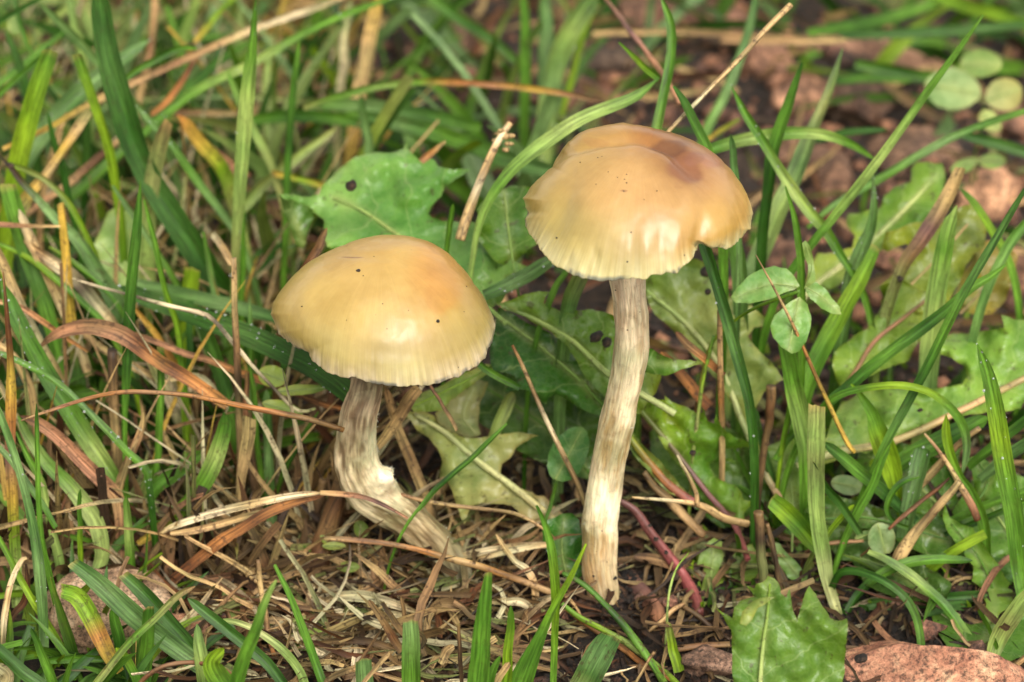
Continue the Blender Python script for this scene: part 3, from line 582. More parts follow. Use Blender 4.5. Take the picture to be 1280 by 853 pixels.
    tri = [tuple(f) for f in fo]
    a0 = P[tri[0][1]]-P[tri[0][0]]
    o = mesh_obj(name, P, tri, mat or M_L, parent, cc, np.column_stack([c, s+seed]))
    if label: o['label'] = label
    if rib:
        Mf = Mi if len(Mi) > 2 else catmull(Mi, 4)
        yq = yy+br*(row-Mf[:, 1])+bc_*(Mf[:, 0]-colx)+ruffle*.15*vnoise(p3(Mf[:, 0]/34, Mf[:, 1]/34), 1, seed, 2)-.06
        A = [[p[0], p[1], q_, 0] for p, q_ in zip(Mf, yq)]
        for z_, a in enumerate(A): a[3] = ribw[0]+(ribw[1]-ribw[0])*z_/(len(A)-1)
        pre = [[ox+p[0]/sc, oy+p[1]/sc, p[2], p[3]] for p in petiole]
        Q = catmull(np.array(pre+A), 46); P_ = at(Q[:, 0], Q[:, 1], np.minimum(Q[:, 2], gy(Q[:, 1])+.2)); Wc = Q[:, 3]*np.linalg.norm(P_-CAM, axis=1)/FPX
        T, s_, n_ = frame(P_, np.zeros(46)); k = 8; a = np.arange(k)*2*math.pi/k
        V = P_[:, None]+.5*Wc[:, None, None]*(np.cos(a)[None, :, None]*s_[:, None]+.5*np.sin(a)[None, :, None]*n_[:, None])
        i = np.arange(45)[:, None]*k; j = np.arange(k)[None]; F = np.stack([i+j, i+(j+1) % k, i+k+(j+1) % k, i+k+j], -1).reshape(-1, 4)
        L = np.r_[0, np.cumsum(np.linalg.norm(np.diff(P_, axis=0), axis=1))]
        uv = np.stack(np.broadcast_arrays(np.abs(a/math.pi-1)[None]*Wc[:, None], L[:, None]), -1).reshape(-1, 2)
        mesh_obj('midrib', V.reshape(-1, 3), F, M_PET, o, np.repeat(stops(ribcols, 46), k, 0), uv)
    return o
RED = (160, 90, 90)
PAL['z'] = RED; PAL['y2'] = (150, 170, 70)
# --- the large dandelion rosette behind and between the mushrooms
A = empty('dandelion_plant', at(800, 745, -.4)); A.location = (0, 0, 0)
tag(A, 'dandelion rosette with toothed leaves spreading behind the two mushrooms', 'dandelion')
Z(320, 130, 3.2)
leaf(A, [(90, 358), (150, 362), (215, 372), (252, 362), (270, 320), (300, 295), (345, 250), (400, 210), (440, 200), (475, 194), (530, 196), (565, 190), (590, 180), (600, 150), (608, 182), (640, 212), (668, 240), (700, 218), (715, 225), (730, 250), (790, 262), (862, 262), (820, 290), (785, 312), (755, 330), (742, 370), (715, 395), (700, 412), (690, 440), (704, 455), (745, 468), (800, 470), (860, 470), (920, 500), (975, 530), (970, 560), (990, 585), (1040, 632), (1132, 664), (1060, 672), (1000, 690), (1010, 720), (985, 790), (880, 860), (700, 830), (560, 720), (420, 640), (330, 590), (285, 572), (272, 530), (270, 462), (240, 440), (200, 420), (160, 400), (110, 380)],
     [(1000, 880), (800, 700), (560, 520), (430, 430), (310, 375)], (370, 2.9, .018, 0, 450), [(112, 158, 80), (104, 158, 80), (90, 150, 62), (120, 172, 88)], ribcols='pp', ribw=(6, 3), label='broad pale green dandelion leaf behind the shorter cap')
leaf(A, [(90, 358), (150, 385), (210, 410), (236, 436), (212, 500), (200, 560), (188, 578), (160, 568), (145, 520), (130, 480), (110, 430)], [(190, 560), (150, 450), (100, 370)], (250, 4.9, .006, 0, 340), [(72, 116, 44), (84, 128, 52)], rib=False, label='down-folded dark lobe of the leaf behind the shorter cap', name='leaf_lobe')
Z(0, 0, 1)
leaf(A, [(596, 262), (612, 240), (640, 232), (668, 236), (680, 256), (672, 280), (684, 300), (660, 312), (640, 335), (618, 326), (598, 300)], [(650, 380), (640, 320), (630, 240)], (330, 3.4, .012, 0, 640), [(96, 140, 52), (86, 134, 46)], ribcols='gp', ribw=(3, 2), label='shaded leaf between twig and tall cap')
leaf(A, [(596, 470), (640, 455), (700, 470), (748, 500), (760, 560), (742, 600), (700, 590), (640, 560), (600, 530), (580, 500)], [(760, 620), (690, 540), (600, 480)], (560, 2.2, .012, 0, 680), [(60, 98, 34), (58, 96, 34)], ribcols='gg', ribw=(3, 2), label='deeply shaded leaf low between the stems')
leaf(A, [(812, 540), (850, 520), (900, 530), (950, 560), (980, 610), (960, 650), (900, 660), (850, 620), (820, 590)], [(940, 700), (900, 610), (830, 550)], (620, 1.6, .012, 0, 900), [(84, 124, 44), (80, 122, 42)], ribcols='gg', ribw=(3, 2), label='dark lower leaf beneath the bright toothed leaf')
Z(427, 284, 3)
leaf(A, [(560, 292), (600, 284), (660, 262), (740, 240), (785, 243), (765, 262), (758, 285), (800, 305), (850, 320), (895, 312), (940, 308), (985, 318), (1040, 345), (1100, 420), (1160, 500), (1200, 560), (1180, 620), (1120, 700), (1060, 690), (1000, 650), (945, 600), (880, 500), (840, 440), (760, 380), (680, 330), (620, 300)], [(1250, 700), (1150, 640), (1000, 550), (870, 430), (760, 365), (690, 330), (600, 298)], (480, 1.5, .010, 0, 700), [(120, 140, 50), (92, 132, 40), (86, 132, 40), (110, 150, 60)], ribcols='cpp', ribw=(9, 4), fold=.05, label='upper leaf edge with bright rib behind the tall stem')
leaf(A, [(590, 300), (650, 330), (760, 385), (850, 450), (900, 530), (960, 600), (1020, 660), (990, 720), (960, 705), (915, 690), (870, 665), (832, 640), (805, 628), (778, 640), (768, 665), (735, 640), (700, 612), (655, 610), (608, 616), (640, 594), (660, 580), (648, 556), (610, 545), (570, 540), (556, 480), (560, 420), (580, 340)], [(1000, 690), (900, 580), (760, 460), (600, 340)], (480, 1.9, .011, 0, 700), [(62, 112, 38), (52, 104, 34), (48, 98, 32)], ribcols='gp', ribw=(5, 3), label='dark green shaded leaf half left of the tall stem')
Z(780, 500, 4)
leaf(A, [(-60, -140), (0, -60), (20, -110), (100, -150), (130, -145), (60, 10), (200, 0), (200, 60), (230, 110), (290, 155), (250, 95), (205, 40), (205, -20), (240, 10), (300, 30), (370, 75), (395, 60), (382, 22), (408, 80), (420, 108), (452, 118), (460, 68), (485, 130), (560, 190), (668, 232), (560, 245), (462, 252), (500, 288), (592, 312), (480, 312), (425, 322), (452, 380), (520, 418), (560, 430), (578, 452), (600, 500), (668, 520), (622, 542), (600, 570), (604, 602), (520, 602), (440, 545), (330, 405), (200, 235), (90, 80), (0, -40)], [(560, 640), (500, 560), (420, 470), (250, 250), (90, 60), (-30, -90)], (640, .9, .007, 0, 850), [(116, 158, 58), (100, 152, 44), (112, 152, 40), (100, 140, 44)], ribcols='zvy', ribw=(8, 5), petiole=[(620, 800, -.1, 8)], label='bright toothed leaf right of the tall stem')
leaf(A, [(0, 100), (40, 150), (120, 250), (200, 330), (260, 400), (330, 480), (345, 518), (300, 515), (230, 470), (150, 390), (60, 290), (0, 215), (-30, 160)], [(345, 515), (220, 420), (90, 270), (0, 150)], (600, 1.1, .008, 0, 820), [(120, 130, 60), (104, 142, 56)], ribcols='zoy', ribw=(12, 8), fold=.1, label='narrow lower leaf with reddish stalk beside the tall stem')
Z(780, 320, 4)
leaf(A, [(20, 520), (60, 500), (110, 470), (135, 462), (180, 490), (260, 520), (400, 533), (320, 560), (240, 590), (200, 600), (120, 585), (40, 590)], [(0, 560), (150, 540), (380, 538)], (450, 1.0, .004, 0, 830), 'gg', rib=False, label='toothed lobe poking out right of the tall stem', name='leaf_lobe')
Z(480, 440, 4)
leaf(A, [(60, 250), (100, 280), (140, 300), (200, 300), (250, 320), (290, 375), (340, 400), (400, 428), (480, 430), (560, 420), (600, 410), (650, 402), (700, 404), (775, 420), (735, 432), (700, 452), (660, 480), (640, 520), (590, 560), (582, 605), (620, 645), (680, 680), (740, 700), (770, 720), (800, 720), (860, 780), (930, 830), (960, 880), (900, 900), (820, 860), (700, 830), (640, 770), (560, 760), (490, 755), (440, 772), (420, 810), (402, 862), (380, 820), (358, 750), (345, 710), (320, 655), (278, 635), (282, 590), (292, 548), (265, 480), (225, 430), (165, 395), (130, 340)], [(900, 880), (800, 800), (640, 670), (450, 530), (300, 400), (150, 310)], (655, .8, .010, 0, 600), [(172, 168, 132), (164, 176, 118), (154, 176, 104), (160, 178, 112)], ribcols='tcc', ribw=(11, 5), petiole=[(1010, 960, .1, 10)], fold=.1, label='pale cream-green withering leaf between the two stems')
leaf(A, [(510, 60), (420, 100), (330, 145), (200, 200), (140, 240), (130, 275), (150, 300), (230, 300), (300, 285), (345, 235), (400, 190), (460, 150), (540, 100), (560, 70)], [(560, 60), (400, 150), (150, 270)], (480, 1.9, .010, 0, 560), [(150, 176, 84), (138, 170, 66)], ribcols='yy', ribw=(3, 2), label='yellow-green leaf piece under the shorter cap')
leaf(A, [(255, 310), (300, 270), (340, 230), (400, 180), (470, 140), (520, 150), (480, 250), (472, 340), (485, 412), (420, 432), (340, 400), (280, 365)], [(470, 420), (400, 320), (450, 180)], (520, 2.4, .010, 0, 580), [(138, 150, 104), (134, 146, 100)], ribcols='cc', ribw=(2, 1), label='dull beige leaf piece behind the pale leaf')
for (lb, P_, yv, co) in (('thick pink-red leaf stalk right of the tall stem', [(850, -60, .4, 11), (930, -10, .3, 14), (1000, 90, .15, 17), (1090, 210, 0, 19), (1170, 320, -.15, 21), (1230, 430, -.35, 22), (1250, 520, -.6, 20)], 0, 'vzz'),
                         ('brownish pink leaf stalk leaning on the tall stem base', [(850, 250, .2, 14), (890, 300, .1, 17), (960, 390, -.1, 20), (1020, 470, -.3, 22), (1070, 560, -.6, 16)], 0, 'rvr')):
    Z(560, 640, 4); Q = [[560+p[0]/4, 640+p[1]/4, p[2], p[3]/1.25] for p in P_]
    Q = np.array(Q)
    o = b('s', lb, [(p[0]*1, p[1]*1) for p in P_], [q[3]*1.35 for q in Q], co, y0=[p[2] for p in P_], tube=True, parent=A, name='leaf_stalk', mat=M_PET); o['label'] = lb
# --- second rosette on the right
B = empty('dandelion_plant', (0, 0, 0)); tag(B, 'dandelion rosette of broad yellow-green and mottled leaves filling the right side', 'dandelion')
Z(780, 320, 4)
leaf(B, [(100, 70), (200, 40), (330, 10), (400, 30), (460, 90), (500, 180), (560, 240), (640, 250), (740, 330), (650, 360), (620, 400), (680, 480), (760, 560), (800, 620), (760, 640), (700, 680), (660, 760), (640, 860), (700, 1050), (640, 1050), (590, 860), (540, 740), (480, 640), (400, 560), (330, 480), (250, 380), (160, 300), (110, 200), (90, 120)], [(770, 1200), (700, 1080), (600, 850), (510, 620), (430, 480), (300, 330), (110, 170)], (560, 1.7, .011, 0, 880), [(128, 160, 74), (142, 168, 92), (150, 170, 100), (104, 140, 56)], ribcols='zccp', ribw=(9, 5), petiole=[(830, 1330, .2, 9)], label='large pale mottled leaf just right of the tall stem top')
Z(960, 180, 4)
leaf(B, [(740, 95), (800, 90), (870, 98), (886, 160), (880, 240), (840, 330), (780, 400), (690, 460), (600, 510), (520, 560), (450, 620), (380, 690), (300, 730), (220, 760), (190, 700), (220, 600), (250, 545), (350, 540), (420, 520), (436, 460), (410, 430), (388, 390), (400, 350), (480, 340), (560, 320), (582, 260), (620, 225), (680, 200), (715, 190), (715, 130)], [(100, 860), (250, 700), (420, 570), (580, 430), (720, 290), (850, 150)], (300, 6.0, .017, 0, 1100), [(150, 176, 84), (140, 172, 70), (100, 146, 44), (104, 150, 50)], ribcols='ccp', ribw=(9, 4), label='green leaf with pale broad rib behind the clover')
leaf(B, [(590, 440), (640, 430), (700, 400), (780, 390), (860, 400), (940, 330), (1010, 300), (1060, 340), (1090, 420), (1080, 520), (1020, 560), (980, 640), (940, 720), (900, 800), (820, 860), (700, 830), (560, 790), (600, 730), (560, 710), (640, 640), (700, 590), (740, 530), (690, 500), (600, 540), (565, 520)], [(560, 880), (720, 700), (860, 560), (1000, 400)], (340, 4.6, .013, 0, 1130), [(124, 150, 44), (120, 144, 40), (112, 134, 48)], ribcols='tt', ribw=(3, 2), label='old mottled yellow-green leaf with brown edges')
leaf(B, [(1040, 520), (1100, 480), (1180, 500), (1250, 560), (1230, 680), (1190, 780), (1120, 850), (1040, 860), (960, 830), (930, 760), (980, 640)], [(960, 850), (1100, 700), (1180, 560)], (350, 5.2, .013, 0, 1230), [(150, 150, 60), (128, 120, 50)], ribcols='tt', ribw=(3, 2), label='brown-stained leaf end behind the long pale blade')
Z(853, 284, 3)
leaf(B, [(740, 222), (752, 268), (745, 300), (720, 345), (690, 385), (640, 410), (600, 440), (570, 470), (562, 520), (575, 570), (600, 612), (640, 610), (700, 560), (790, 520), (850, 500), (880, 440), (930, 380), (950, 300), (930, 250), (880, 230), (820, 200), (770, 210)], [(590, 630), (650, 540), (720, 430), (830, 340), (920, 270)], (420, 3.4, .013, 0, 1120), [(120, 160, 60), (112, 150, 48), (120, 146, 44)], ribcols='nrn', ribw=(7, 4), label='leaf with brown dried rib right of the clover')
leaf(B, [(560, 720), (600, 660), (660, 625), (760, 608), (880, 606), (1000, 598), (1050, 590), (1068, 560), (1055, 520), (1010, 490), (960, 475), (930, 450), (960, 415), (1020, 398), (1100, 395), (1160, 388), (1206, 378), (1196, 330), (1240, 345), (1300, 350), (1500, 360), (1560, 430), (1500, 520), (1400, 600), (1290, 640), (1270, 680), (1230, 690), (1180, 688), (1120, 700), (1000, 720), (900, 750), (860, 790), (800, 820), (740, 830), (690, 850), (640, 840), (560, 880), (500, 900), (480, 860), (540, 790)], [(430, 900), (560, 850), (800, 800), (1060, 680), (1280, 570), (1450, 490)], (560, 1.6, .014, -.001, 1100), [(150, 180, 100), (136, 178, 84), (124, 172, 72), (116, 164, 66)], ribcols='ctt', ribw=(11, 7), fold=.05, label='large bright notched leaf at the right edge with creamy rib')
Z(960, 500, 4)
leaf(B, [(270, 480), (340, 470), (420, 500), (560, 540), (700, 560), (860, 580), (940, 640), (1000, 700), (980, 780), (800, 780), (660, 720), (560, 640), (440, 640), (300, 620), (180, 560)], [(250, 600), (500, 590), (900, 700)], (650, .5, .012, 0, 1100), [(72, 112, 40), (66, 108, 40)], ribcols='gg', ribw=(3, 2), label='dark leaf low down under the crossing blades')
leaf(B, [(1000, 290), (1060, 270), (1130, 330), (1170, 400), (1200, 460), (1120, 510), (1060, 500), (1030, 440), (1020, 360)], [(1050, 510), (1100, 400), (1040, 300)], (600, 1.0, .012, 0, 1230), [(86, 136, 44), (92, 142, 48)], ribcols='gg', ribw=(3, 2), label='dark green leaf lobe beside the tall right blade')
Z(0, 0, 1)
for ol_, mi_, yy_, co_, lb_ in [
    ([(1075, 560), (1110, 545), (1150, 560), (1185, 590), (1200, 630), (1170, 650), (1130, 640), (1090, 615), (1070, 590)], [(1210, 670), (1150, 610), (1085, 570)], (600, 1.5, .012, 0, 1130), [(88, 136, 44), (84, 132, 42)], 'green leaf under the looping arch blade'),
    ([(1190, 640), (1215, 600), (1250, 590), (1290, 600), (1300, 660), (1270, 700), (1225, 705), (1200, 680)], [(1290, 720), (1250, 650), (1220, 610)], (650, .8, .012, 0, 1240), [(92, 140, 46), (90, 138, 46)], 'green leaf behind the foot of the tall right blade'),
    ([(955, 560), (990, 545), (1010, 570), (1015, 620), (1000, 660), (975, 650), (965, 610)], [(990, 690), (990, 620), (975, 560)], (620, 1.2, .012, 0, 980), [(112, 150, 62), (108, 148, 58)], 'toothless green leaf left of the strip blade'),
    ([(1035, 640), (1070, 620), (1110, 640), (1120, 680), (1090, 710), (1050, 700), (1030, 670)], [(1130, 720), (1080, 670), (1040, 645)], (680, .3, .012, 0, 1070), [(90, 128, 52), (86, 124, 50)], 'low leaf right of the strip blade foot'),
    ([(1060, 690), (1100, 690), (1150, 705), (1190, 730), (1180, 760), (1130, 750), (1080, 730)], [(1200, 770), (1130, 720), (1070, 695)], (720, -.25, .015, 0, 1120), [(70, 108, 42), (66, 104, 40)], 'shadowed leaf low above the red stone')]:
    leaf(B, ol_, mi_, yy_, co_, ribcols='pp', ribw=(3, 1.5), label=lb_)
# --- lower right leaf
Cc_ = empty('dandelion_plant', (0, 0, 0)); tag(Cc_, 'small wet dandelion plant in the lower right corner by the red stone', 'dandelion')
Z(853, 568, 3)
leaf(Cc_, [(975, 225), (985, 175), (1005, 240), (1045, 262), (1090, 275), (1115, 320), (1150, 370), (1190, 420), (1225, 480), (1242, 530), (1230, 575), (1190, 598), (1165, 640), (1120, 640), (1140, 560), (1122, 502), (1085, 475), (1092, 420), (1060, 380), (1030, 340), (1000, 300)], [(1150, 660), (1170, 540), (1120, 400), (1010, 260)], (700, -.1, .006, 0, 1220), [(120, 164, 66), (116, 166, 66), (108, 160, 58)], ribcols='gg', ribw=(4, 2), ruffle=.2, label='curled shiny leaf hanging over the dark hollow')
leaf(Cc_, [(930, 560), (1000, 590), (1080, 640), (1150, 630), (1240, 590), (1300, 560), (1330, 660), (1280, 760), (1180, 800), (1080, 800), (1000, 740), (950, 660)], [(1130, 850), (1120, 720), (1200, 620)], (780, -1.0, .02, 0, 1220), [(82, 126, 48), (76, 122, 48)], ribcols='gg', ribw=(4, 2), label='dark wet leaf lying behind the red stone')
leaf(Cc_, [(1130, 330), (1190, 310), (1280, 290), (1330, 330), (1330, 470), (1280, 500), (1220, 480), (1170, 410)], [(1300, 500), (1240, 400), (1160, 340)], (690, .3, .012, 0, 1270), [(74, 122, 44), (70, 118, 42)], ribcols='gg', ribw=(3, 2), label='dark leaf at the right edge behind the tall blade')
# --- blurred foreground leaf
D = empty('dandelion_plant', (0, 0, 0)); tag(D, 'foreground dandelion plant raising one blurred ragged leaf beside the red stone', 'dandelion')
Z(800, 680, 4)
leaf(D, [(462, 860), (470, 780), (468, 690), (462, 600), (458, 500), (455, 430), (420, 370), (378, 318), (430, 350), (462, 372), (470, 320), (500, 285), (540, 272), (572, 262), (555, 235), (532, 208), (572, 225), (580, 200), (612, 192), (640, 160), (672, 172), (695, 200), (704, 248), (732, 268), (748, 222), (758, 290), (772, 350), (785, 385), (800, 330), (820, 265), (846, 208), (880, 250), (905, 300), (950, 370), (990, 385), (1035, 372), (1036, 450), (1030, 520), (1024, 620), (1010, 700), (1000, 800), (980, 880), (700, 900), (540, 890)],
     [(600, 930), (600, 780), (605, 640), (620, 480), (640, 330), (650, 200)], (853, -4.7, .006, 0, 980), [(104, 148, 62), (100, 144, 58), (94, 138, 50), (104, 144, 58)], ribcols='cpy', ribw=(7, 3), ruffle=.2, fold=.2, label='broad blurred green leaf with ragged tip')
leaf(D, [(500, 400), (510, 340), (560, 290), (620, 268), (680, 266), (640, 290), (590, 320), (560, 380), (530, 410)], [(520, 400), (560, 320), (660, 270)], (770, -4.8, .01, 0, 930), [(128, 150, 48), (140, 156, 60)], rib=False, name='leaf_lobe', label='curled olive edge of the foreground leaf')
# --- small broad-leaved plants
def small(label, cat, name, leaves, ys, cols, mat=None, stem=None, org=(0, 0, 1), group=None, stemcols='gg'):
    Z(*org); E = empty(name, (0, 0, 0)); tag(E, label, cat, group)
    for q, (ol, mi) in enumerate(leaves):
        y = ys[q] if isinstance(ys, list) else ys
        leaf(E, ol, mi, y, cols[q] if isinstance(cols, list) and isinstance(cols[0], list) else cols, ribw=(1.6, .8), ribcols='pp', mat=mat or M_LC, name='leaflet' if cat == 'clover' else 'leaf', fold=.15, ruffle=.06, step=4, sharp=.12)
    if stem:
        for st_ in stem:
            o = b('s', 'x', [(p[0], p[1]) for p in st_], [p[3] for p in st_], stemcols, y0=[p[2] for p in st_], parent=E, name='stem', mat=M_PET)
    return E
def oval(cx, cy, rx, ry, ang, tipx=0.0, n=16, notch=0):
    c, s = math.cos(math.radians(ang)), math.sin(math.radians(ang)); out = []; q_ = random.uniform(-.16, .16); ry = ry*.92
    for i in range(n):
        a = 2*math.pi*i/n; u = math.cos(a)*rx*(1-notch*math.exp(-(min(a, 2*math.pi-a)/.35)**2)); v = math.sin(a)*ry*(1+(tipx+q_)*math.cos(a)+.06*math.sin(2.3*a+cx))*(abs(math.sin(a))**.12 if a else 1)
        out.append((cx+u*c-v*s, cy+u*s+v*c))
    return out, [(cx-rx*c*.95, cy-rx*s*.95), (cx, cy), (cx+rx*c*.85, cy+rx*s*.85)]
small('four-part clover with dew on its rims below the tall cap', 'clover', 'clover_plant', [
    ([(440, 220), (420, 185), (390, 155), (345, 145), (290, 160), (240, 190), (205, 225), (182, 262), (200, 285), (250, 287), (310, 275), (370, 252), (420, 235)], [(435, 225), (330, 215), (195, 265)]),
    ([(440, 262), (470, 290), (482, 330), (480, 380), (465, 430), (440, 465), (410, 475), (370, 450), (340, 415), (330, 370), (345, 330), (390, 290)], [(438, 265), (420, 350), (400, 460)]),
    ([(462, 220), (500, 205), (530, 225), (560, 265), (590, 300), (597, 328), (560, 325), (520, 305), (480, 270), (463, 240)], [(462, 225), (520, 260), (595, 325)]),
    ([(455, 235), (470, 190), (470, 140), (455, 100), (449, 60), (462, 50), (480, 75), (492, 120), (500, 180), (498, 205), (475, 220)], [(458, 230), (485, 150), (460, 60)])],
    [(360, 1.3, .012, 0, 985), (400, 1.0, .01, 0, 985), (360, 1.3, .01, 0, 1025), (350, 1.35, .002, 0, 1010)], [[(120, 172, 96), (112, 166, 88)], [(118, 170, 92), (104, 158, 76)], [(110, 164, 84), (106, 160, 78)], [(130, 176, 96), (120, 166, 88)]],
    stem=[[(440, 240, 1.25, 5), (380, 262, 1.4, 5), (280, 300, 1.6, 4.5), (190, 355, 1.8, 4.5), (110, 440, 2.0, 5), (60, 640, 2.2, 5), (40, 760, 2.2, 5)]], org=(853, 284, 3), stemcols='gyz', group='clover plants')
small('pale clover with yellowing leaflet near the upper right corner', 'clover', 'clover_plant', [oval(1015, 335, 108, 84, 10, 0), oval(1205, 355, 72, 68, -20, 0), oval(1155, 455, 50, 38, 40, 0), oval(1120, 240, 80, 60, 0, 0)],
      [(120, 11.5, .02, 0, 1200)]*4, [[(140, 176, 120), (150, 182, 126)], [(160, 176, 124), (158, 166, 100)], [(150, 178, 110), (150, 178, 110)], [(120, 156, 84), (120, 156, 84)]], stem=[[(1130, 400, 11.4, 4), (1120, 480, 11.6, 4), (1095, 600, 12, 4), (1080, 700, 12.2, 4)]], org=(853, 0, 3), group='clover plants')
small('seedling with small rounded leaves between grass and tan clod at upper right', 'seedling', 'seedling', [oval(1160, 605, 54, 30, 0), oval(1060, 620, 60, 26, -25)], [(205, 9.6, .025, 0, 1230)]*2, [(124, 168, 84), (110, 156, 76)], org=(853, 0, 3), stem=[[(1110, 610, 9.8, 3), (1100, 680, 10.2, 3)]])
small('grey-green notched round leaflet low at right on thin brown stem', 'clover', 'clover_plant', [oval(570, 700, 88, 74, 75, 0, notch=.2), oval(480, 680, 50, 26, 160)], [(675, -.1, .004, 0, 1100), (675, 0, .004, 0, 1080)], [(136, 168, 124), (128, 160, 112)], org=(960, 500, 4), stem=[[(520, 735, -.05, 4), (430, 800, .1, 4), (330, 860, .2, 4.5)]], stemcols='nr', group='clover plants')
small('round grey-green leaflet tucked behind the pale strip blade', 'clover', 'clover_plant', [oval(395, 425, 82, 54, 10, 0)], [(607, 1.3, .01, 0, 1057)], [(140, 170, 128), (132, 164, 118)], org=(960, 500, 4), group='clover plants')
small('round green leaf on a stalk left of the tall stem', 'seedling', 'broadleaf_seedling', [oval(925, 510, 150, 105, -62, 0)], [(560, .9, .012, 0, 712)], [(76, 132, 60), (70, 128, 56)], org=(480, 440, 4), stem=[[(860, 650, .85, 6), (840, 740, .8, 6), (800, 860, .6, 6)]])
small('glossy dark green rounded leaf against the foot of the tall stem', 'seedling', 'broadleaf_seedling', [([(470, 80), (500, 40), (560, 12), (620, 8), (656, 40), (670, 110), (680, 220), (672, 320), (630, 350), (575, 320), (530, 260), (495, 200), (475, 140)], [(600, 340), (570, 200), (580, 30)])], [(680, .1, .006, 0, 703)], [(58, 118, 44), (64, 128, 46)], mat=leaf_mat('wet_leaf_skin', rough=.2, spot=.1, vein=.1), org=(560, 640, 4))
small('small plant with hooded and lance-shaped leaves behind the foreground leaf', 'seedling', 'broadleaf_seedling', [
    ([(285, 105), (300, 50), (330, 0), (370, -30), (410, -10), (418, 60), (400, 110), (372, 190), (355, 250), (310, 330), (280, 325), (305, 240), (322, 170), (318, 100)], [(295, 320), (350, 180), (370, 10)]),
    ([(370, 190), (400, 130), (450, 80), (500, 20), (560, 0), (600, 60), (590, 150), (550, 190), (510, 225), (480, 200), (440, 160)], [(480, 210), (500, 120), (560, 30)]),
    ([(645, -20), (700, 0), (760, 70), (810, 125), (838, 160), (840, 225), (800, 205), (740, 170), (690, 100), (660, 40)], [(840, 220), (750, 110), (655, -10)])],
    [(740, -.2, .006, 0, 880), (720, .1, .006, 0, 920), (700, .1, .008, 0, 980)], [[(112, 150, 60), (122, 160, 76)], [(110, 142, 56), (116, 150, 62)], [(104, 154, 78), (108, 156, 82)]], org=(800, 680, 4))
small('seedling with pale oval leaves in the straw beside the tan stone', 'seedling', 'broadleaf_seedling', [oval(50, 415, 60, 52, 0), oval(10, 500, 60, 52, 20), oval(420, 625, 128, 46, -14, -.2), oval(215, 590, 75, 50, 30), oval(370, 680, 70, 30, 20)],
      [(742, -.6, .015, 0, 292), (765, -.8, .015, 0, 285), (797, -1.3, .015, 0, 385), (790, -1.2, .015, 0, 335), (810, -1.4, .015, 0, 370)], [[(120, 160, 70), (126, 166, 76)], [(140, 180, 96), (136, 176, 90)], [(150, 190, 80), (140, 186, 76)], [(120, 168, 90), (116, 164, 86)], [(120, 170, 80), (120, 170, 80)]], org=(280, 640, 4), stem=[[(60, 440, -.7, 4), (110, 560, -1.0, 5), (290, 700, -1.3, 5)]])
small('tiny seedling with two small leaves left of the bent stem foot', 'seedling', 'broadleaf_seedling', [oval(685, 85, 46, 42, 60), oval(620, 275, 60, 30, 0), oval(550, 170, 60, 22, 0), oval(500, 120, 20, 40, 0)],
      [(660, .4, .012, 0, 450), (708, -.3, .02, 0, 437), (682, .1, .012, 0, 418), (670, .2, .006, 0, 405)], [(130, 160, 70), (124, 158, 66)], org=(280, 640, 4), stem=[[(400, 170, .3, 3), (450, 220, .2, 3), (490, 270, .1, 3)]])
small('pale broken leaf between the upright blades on the left', 'leaf', 'broadleaf_seedling', [([(540, 420), (570, 402), (620, 410), (670, 440), (700, 520), (690, 620), (710, 760), (640, 850), (560, 820), (520, 740), (480, 640), (470, 590), (500, 520)], [(600, 840), (590, 650), (600, 430)])], [(310, 6.5, .012, 0, 145)], [(150, 184, 108), (140, 178, 98)], org=(0, 160, 4))
small('light green leaf low down left of the shorter cap', 'leaf', 'broadleaf_seedling', [oval(1020, 560, 55, 46, 20), oval(1130, 610, 100, 22, -5), oval(1060, 680, 80, 30, 15)], [(470, 1.8, .012, 0, 345)]*3, [(146, 176, 70), (130, 168, 70)], org=(0, 284, 3))
small('yellow moss-green leaf at the left edge behind the grass', 'leaf', 'broadleaf_seedling', [oval(75, 125, 50, 42, 60)], [(30, 12, .02, 0, 17)], [(160, 190, 120), (150, 180, 110)], org=(0, 0, 4))
# ------------------------------------------------------------------ grass blades, one by one (root to tip)
# upper left
Z(0, 0, 1)
b('d', 'long orange-tan stalk slanting across the upper left corner', [(520, -60), (423, -2), (312, 38), (250, 66), (185, 95), (120, 126), (60, 160), (3, 186)], [7, 8, 9, 9, 9, 9, 7, 6], 'ttwtrtuu', y0=14, y1=6.5, roll=.2, fold=.25, cut=True, wob=.5, ext=False)
b('g', 'widest dark green blade running down from the top left edge', [(330, 500), (300, 400), (255, 330), (215, 270), (178, 205), (152, 130), (133, 60), (120, -30)], [20, 28, 32, 32, 30, 32, 28, 20], 'dddsdsd', y0=5.2, y1=6.8, roll=.1, fold=.55)
b('g', 'broad bright cut blade standing at the far left under the slanting stalk', [(-10, 420), (8, 300), (22, 210), (36, 150), (50, 100), (63, 63)], [20, 24, 25, 24, 22, 20], 'gyyyg', y0=6.0, y1=6.6, cut=True, roll=.0)
b('g', 'narrow cut blade whose blunt tip stands left of the widest dark blade', [(160, 400), (152, 280), (140, 205), (125, 150), (110, 105), (96, 68)], [10, 11, 12, 12, 12, 11], 'ggyyg', y0=6.2, y1=6.6, cut=True)
b('g', 'blue-green thin blade slanting down right toward the widest dark blade', [(200, 170), (150, 105), (122, 76), (90, 42), (50, 4)], [9, 11, 11, 10, 8], 'bbb', y0=10, y1=9)
b('g', 'pale blade coming down from the top beside the cut narrow blade', [(108, 130), (100, 60), (92, 25), (84, -20)], [12, 12, 11, 10], 'bpb', y0=11, y1=11)
b('g', 'thin dark blade rising from the left edge to the top', [(-30, 50), (0, 27), (25, 12), (60, -8)], [5, 6, 6, 4], 'dd', y0=9, y1=9)
